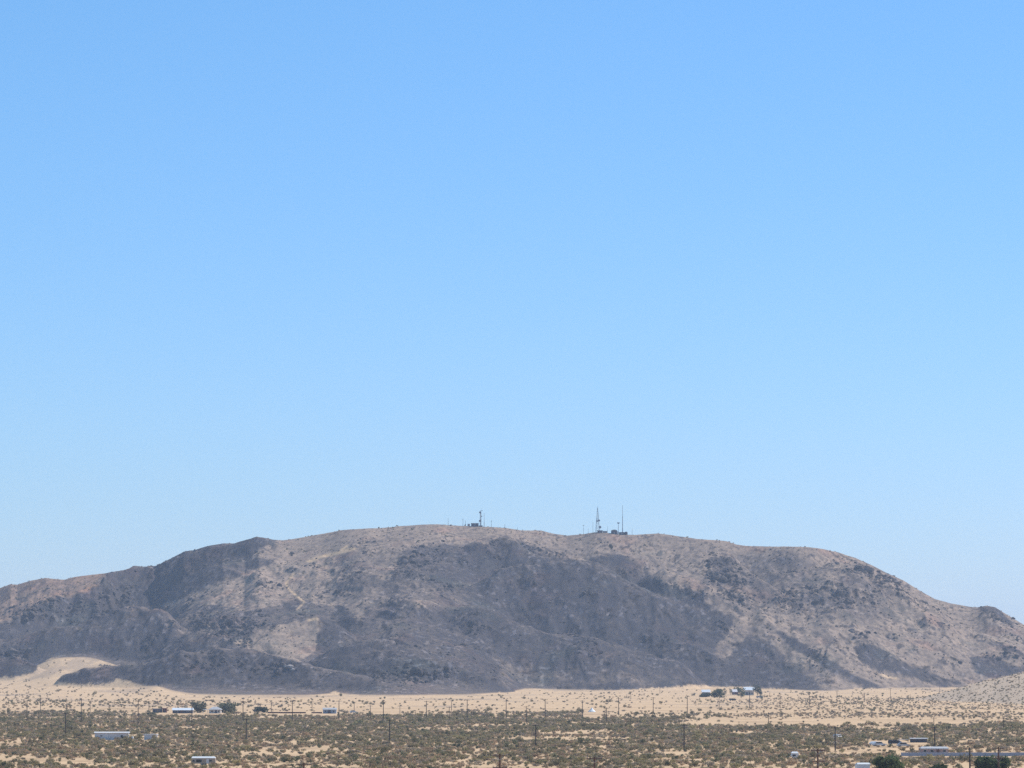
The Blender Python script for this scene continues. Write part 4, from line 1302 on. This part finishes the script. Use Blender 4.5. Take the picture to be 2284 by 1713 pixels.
rest = ~single
nr = int(rest.sum())
s3 = scl[rest][:, None] * rng.uniform(.85, 1.22, (nr, 3))
scatter('desert_scrub', np.stack([xs, ys, hs], -1)[rest], np.stack([np.zeros(nr), np.zeros(nr), rng.random(nr) * 6.28], -1), s3, kind[rest], protos,
        'countless olive, grey and brown desert bushes thinning out towards the mountain', 'scrub')
print('bushes', n_b, 'kinds', np.bincount(kind))

# gravel-hill bushes and the bushes and boulders strewn over the mountain
def rock_mesh(name, seed, m):
    import bmesh
    bm = bmesh.new()
    bmesh.ops.create_icosphere(bm, subdivisions=2, radius=1)
    r_ = random.Random(seed)
    off = r_.random() * 50
    for v in bm.verts:
        q = mathutils.noise.noise(v.co * 1.1 + mathutils.Vector((off, 0, 0)))
        q2 = mathutils.noise.noise(v.co * 2.6 + mathutils.Vector((0, off, 0)))
        v.co *= 1 + .38 * q + .16 * q2
        v.co.z = max(v.co.z * .78, -.35)
    me = bpy.data.meshes.new(name)
    bm.to_mesh(me)
    bm.free()
    me.materials.append(m)
    return me
rk = mat('varnished_boulder', (.095, .080, .074), .95, .3, .9, .05, 0, .45)
rk_l = mat('pale_boulder', (.36, .31, .28), .95, .2, .9, .05, 0, .2)
rmeshes = [rock_mesh('boulder', 5 + i, rk) for i in range(3)]
rprot = {}
for i, (px, py, sz_, lab, mm) in enumerate(((645, 1492, 3.4, 'pale boulder standing out on the dark front foothill', 'pale'), (637, 1489, 2.2, 'smaller pale boulder just left of the large pale one', 'pale'), (653, 1496, 2.0, 'small pale boulder at the right below the large pale one', 'pale'),
                                           (533, 1400, 3.6, 'dark boulder in the black outcrop left of the tan knoll', 'dark'), (546, 1394, 3.0, 'dark boulder at the upper right of the black outcrop by the tan knoll', 'dark'), (520, 1409, 3.2, 'dark boulder low in the black outcrop by the tan knoll', 'dark'))):
    p = spot(px, py, 3000)
    me_ = rmeshes[i % 3]
    if mm == 'pale':
        me_ = rock_mesh('boulder', 5 + i, rk_l)
    o = bpy.data.objects.new('boulder', me_)
    COL.objects.link(o)
    o.location, o.rotation_euler, o.scale = tuple(p), (0, 0, i * 1.7), (sz_, sz_ * .9, sz_ * .8)
    tag(o, lab, 'boulder')
    if mm == 'dark':
        rprot[i - 3] = o

# candidate points on the terrain grid, weighted by the outcrop and soil maps
flat_w = (m_rock * 1.0 + .10 * sstep(3, 12, lift)) * (1 - .75 * sstep(.9, .99, t)) * (np.abs(uu) < .13) * (lift > 2) * (t < 1.02)
dA = np.gradient(Y)[:, None] * np.gradient(U)[None, :] * yy
pw = (flat_w * dA).ravel()
NR = 15000
pick = rng.choice(len(pw), NR, p=pw / pw.sum())
rx_, ry_, rz_ = xx.ravel()[pick] + rng.normal(0, .8, NR), yy.ravel()[pick] + rng.normal(0, 1.2, NR), None
rz_ = np.array([height(a, b) for a, b in zip(rx_, ry_)])
rs = np.clip(np.exp(rng.normal(-.25, .5, NR)), .3, 3.4) * (.6 + 1.15 * m_rock.ravel()[pick])
scatter('boulder_field', np.stack([rx_, ry_, rz_ - .1 * rs], -1), np.stack([rng.normal(0, .3, NR), rng.normal(0, .3, NR), rng.random(NR) * 6.28], -1), rs[:, None] * rng.uniform(.7, 1.35, (NR, 3)),
        rng.integers(0, 3, NR), rprot, 'dark boulders strewn over the mountain slopes and outcrops', 'boulders')
soil_w = light * np.clip(.6 + 1.2 * n1, .05, 2) * sstep(1, 5, lift) * (np.abs(uu) < .13) * (t < 1.01) + 2.4 * hillmask * (yy < 3100) * (uu > .08)
pw = (soil_w * dA).ravel()
NS = 12000
pick = rng.choice(len(pw), NS, p=pw / pw.sum())
rx_, ry_ = xx.ravel()[pick] + rng.normal(0, .8, NS), yy.ravel()[pick] + rng.normal(0, 2, NS)
rz_ = np.array([height(a, b) for a, b in zip(rx_, ry_)])
rs = np.clip(np.exp(rng.normal(-.15, .3, NS)), .35, 1.7)
vk = rng.choice([0, 2, 2, 3, 5], NS)
rs *= np.where(ry_ < 3150, .72, 1)
scatter('slope_scrub', np.stack([rx_, ry_, rz_], -1), np.stack([np.zeros(NS), np.zeros(NS), rng.random(NS) * 6.28], -1), rs[:, None] * rng.uniform(.85, 1.2, (NS, 3)), vk, protos,
        'small bushes dotted over the tan slopes and the gravel hill', 'scrub')

# ------------------------------------------------------------------ haze
hm = bpy.data.materials.new('haze_air')
hm.use_nodes = True
hn, hl = hm.node_tree.nodes, hm.node_tree.links
hn.remove(hn['Principled BSDF'])
pv = hn.new('ShaderNodeVolumePrincipled')
pv.inputs['Color'].default_value = (.57, .735, 1.0, 1)
pv.inputs['Density'].default_value = HAZE_DENSITY
pv.inputs['Anisotropy'].default_value = 0.0
hl.new(pv.outputs[0], hn['Material Output'].inputs['Volume'])
hz_o = MB().box(-16000, 16000, -16000, 16000, -3, 240).build('haze', hm)
tag(hz_o, 'thin pale blue desert haze in the air over the plain and the mountain', 'haze', kind='stuff')
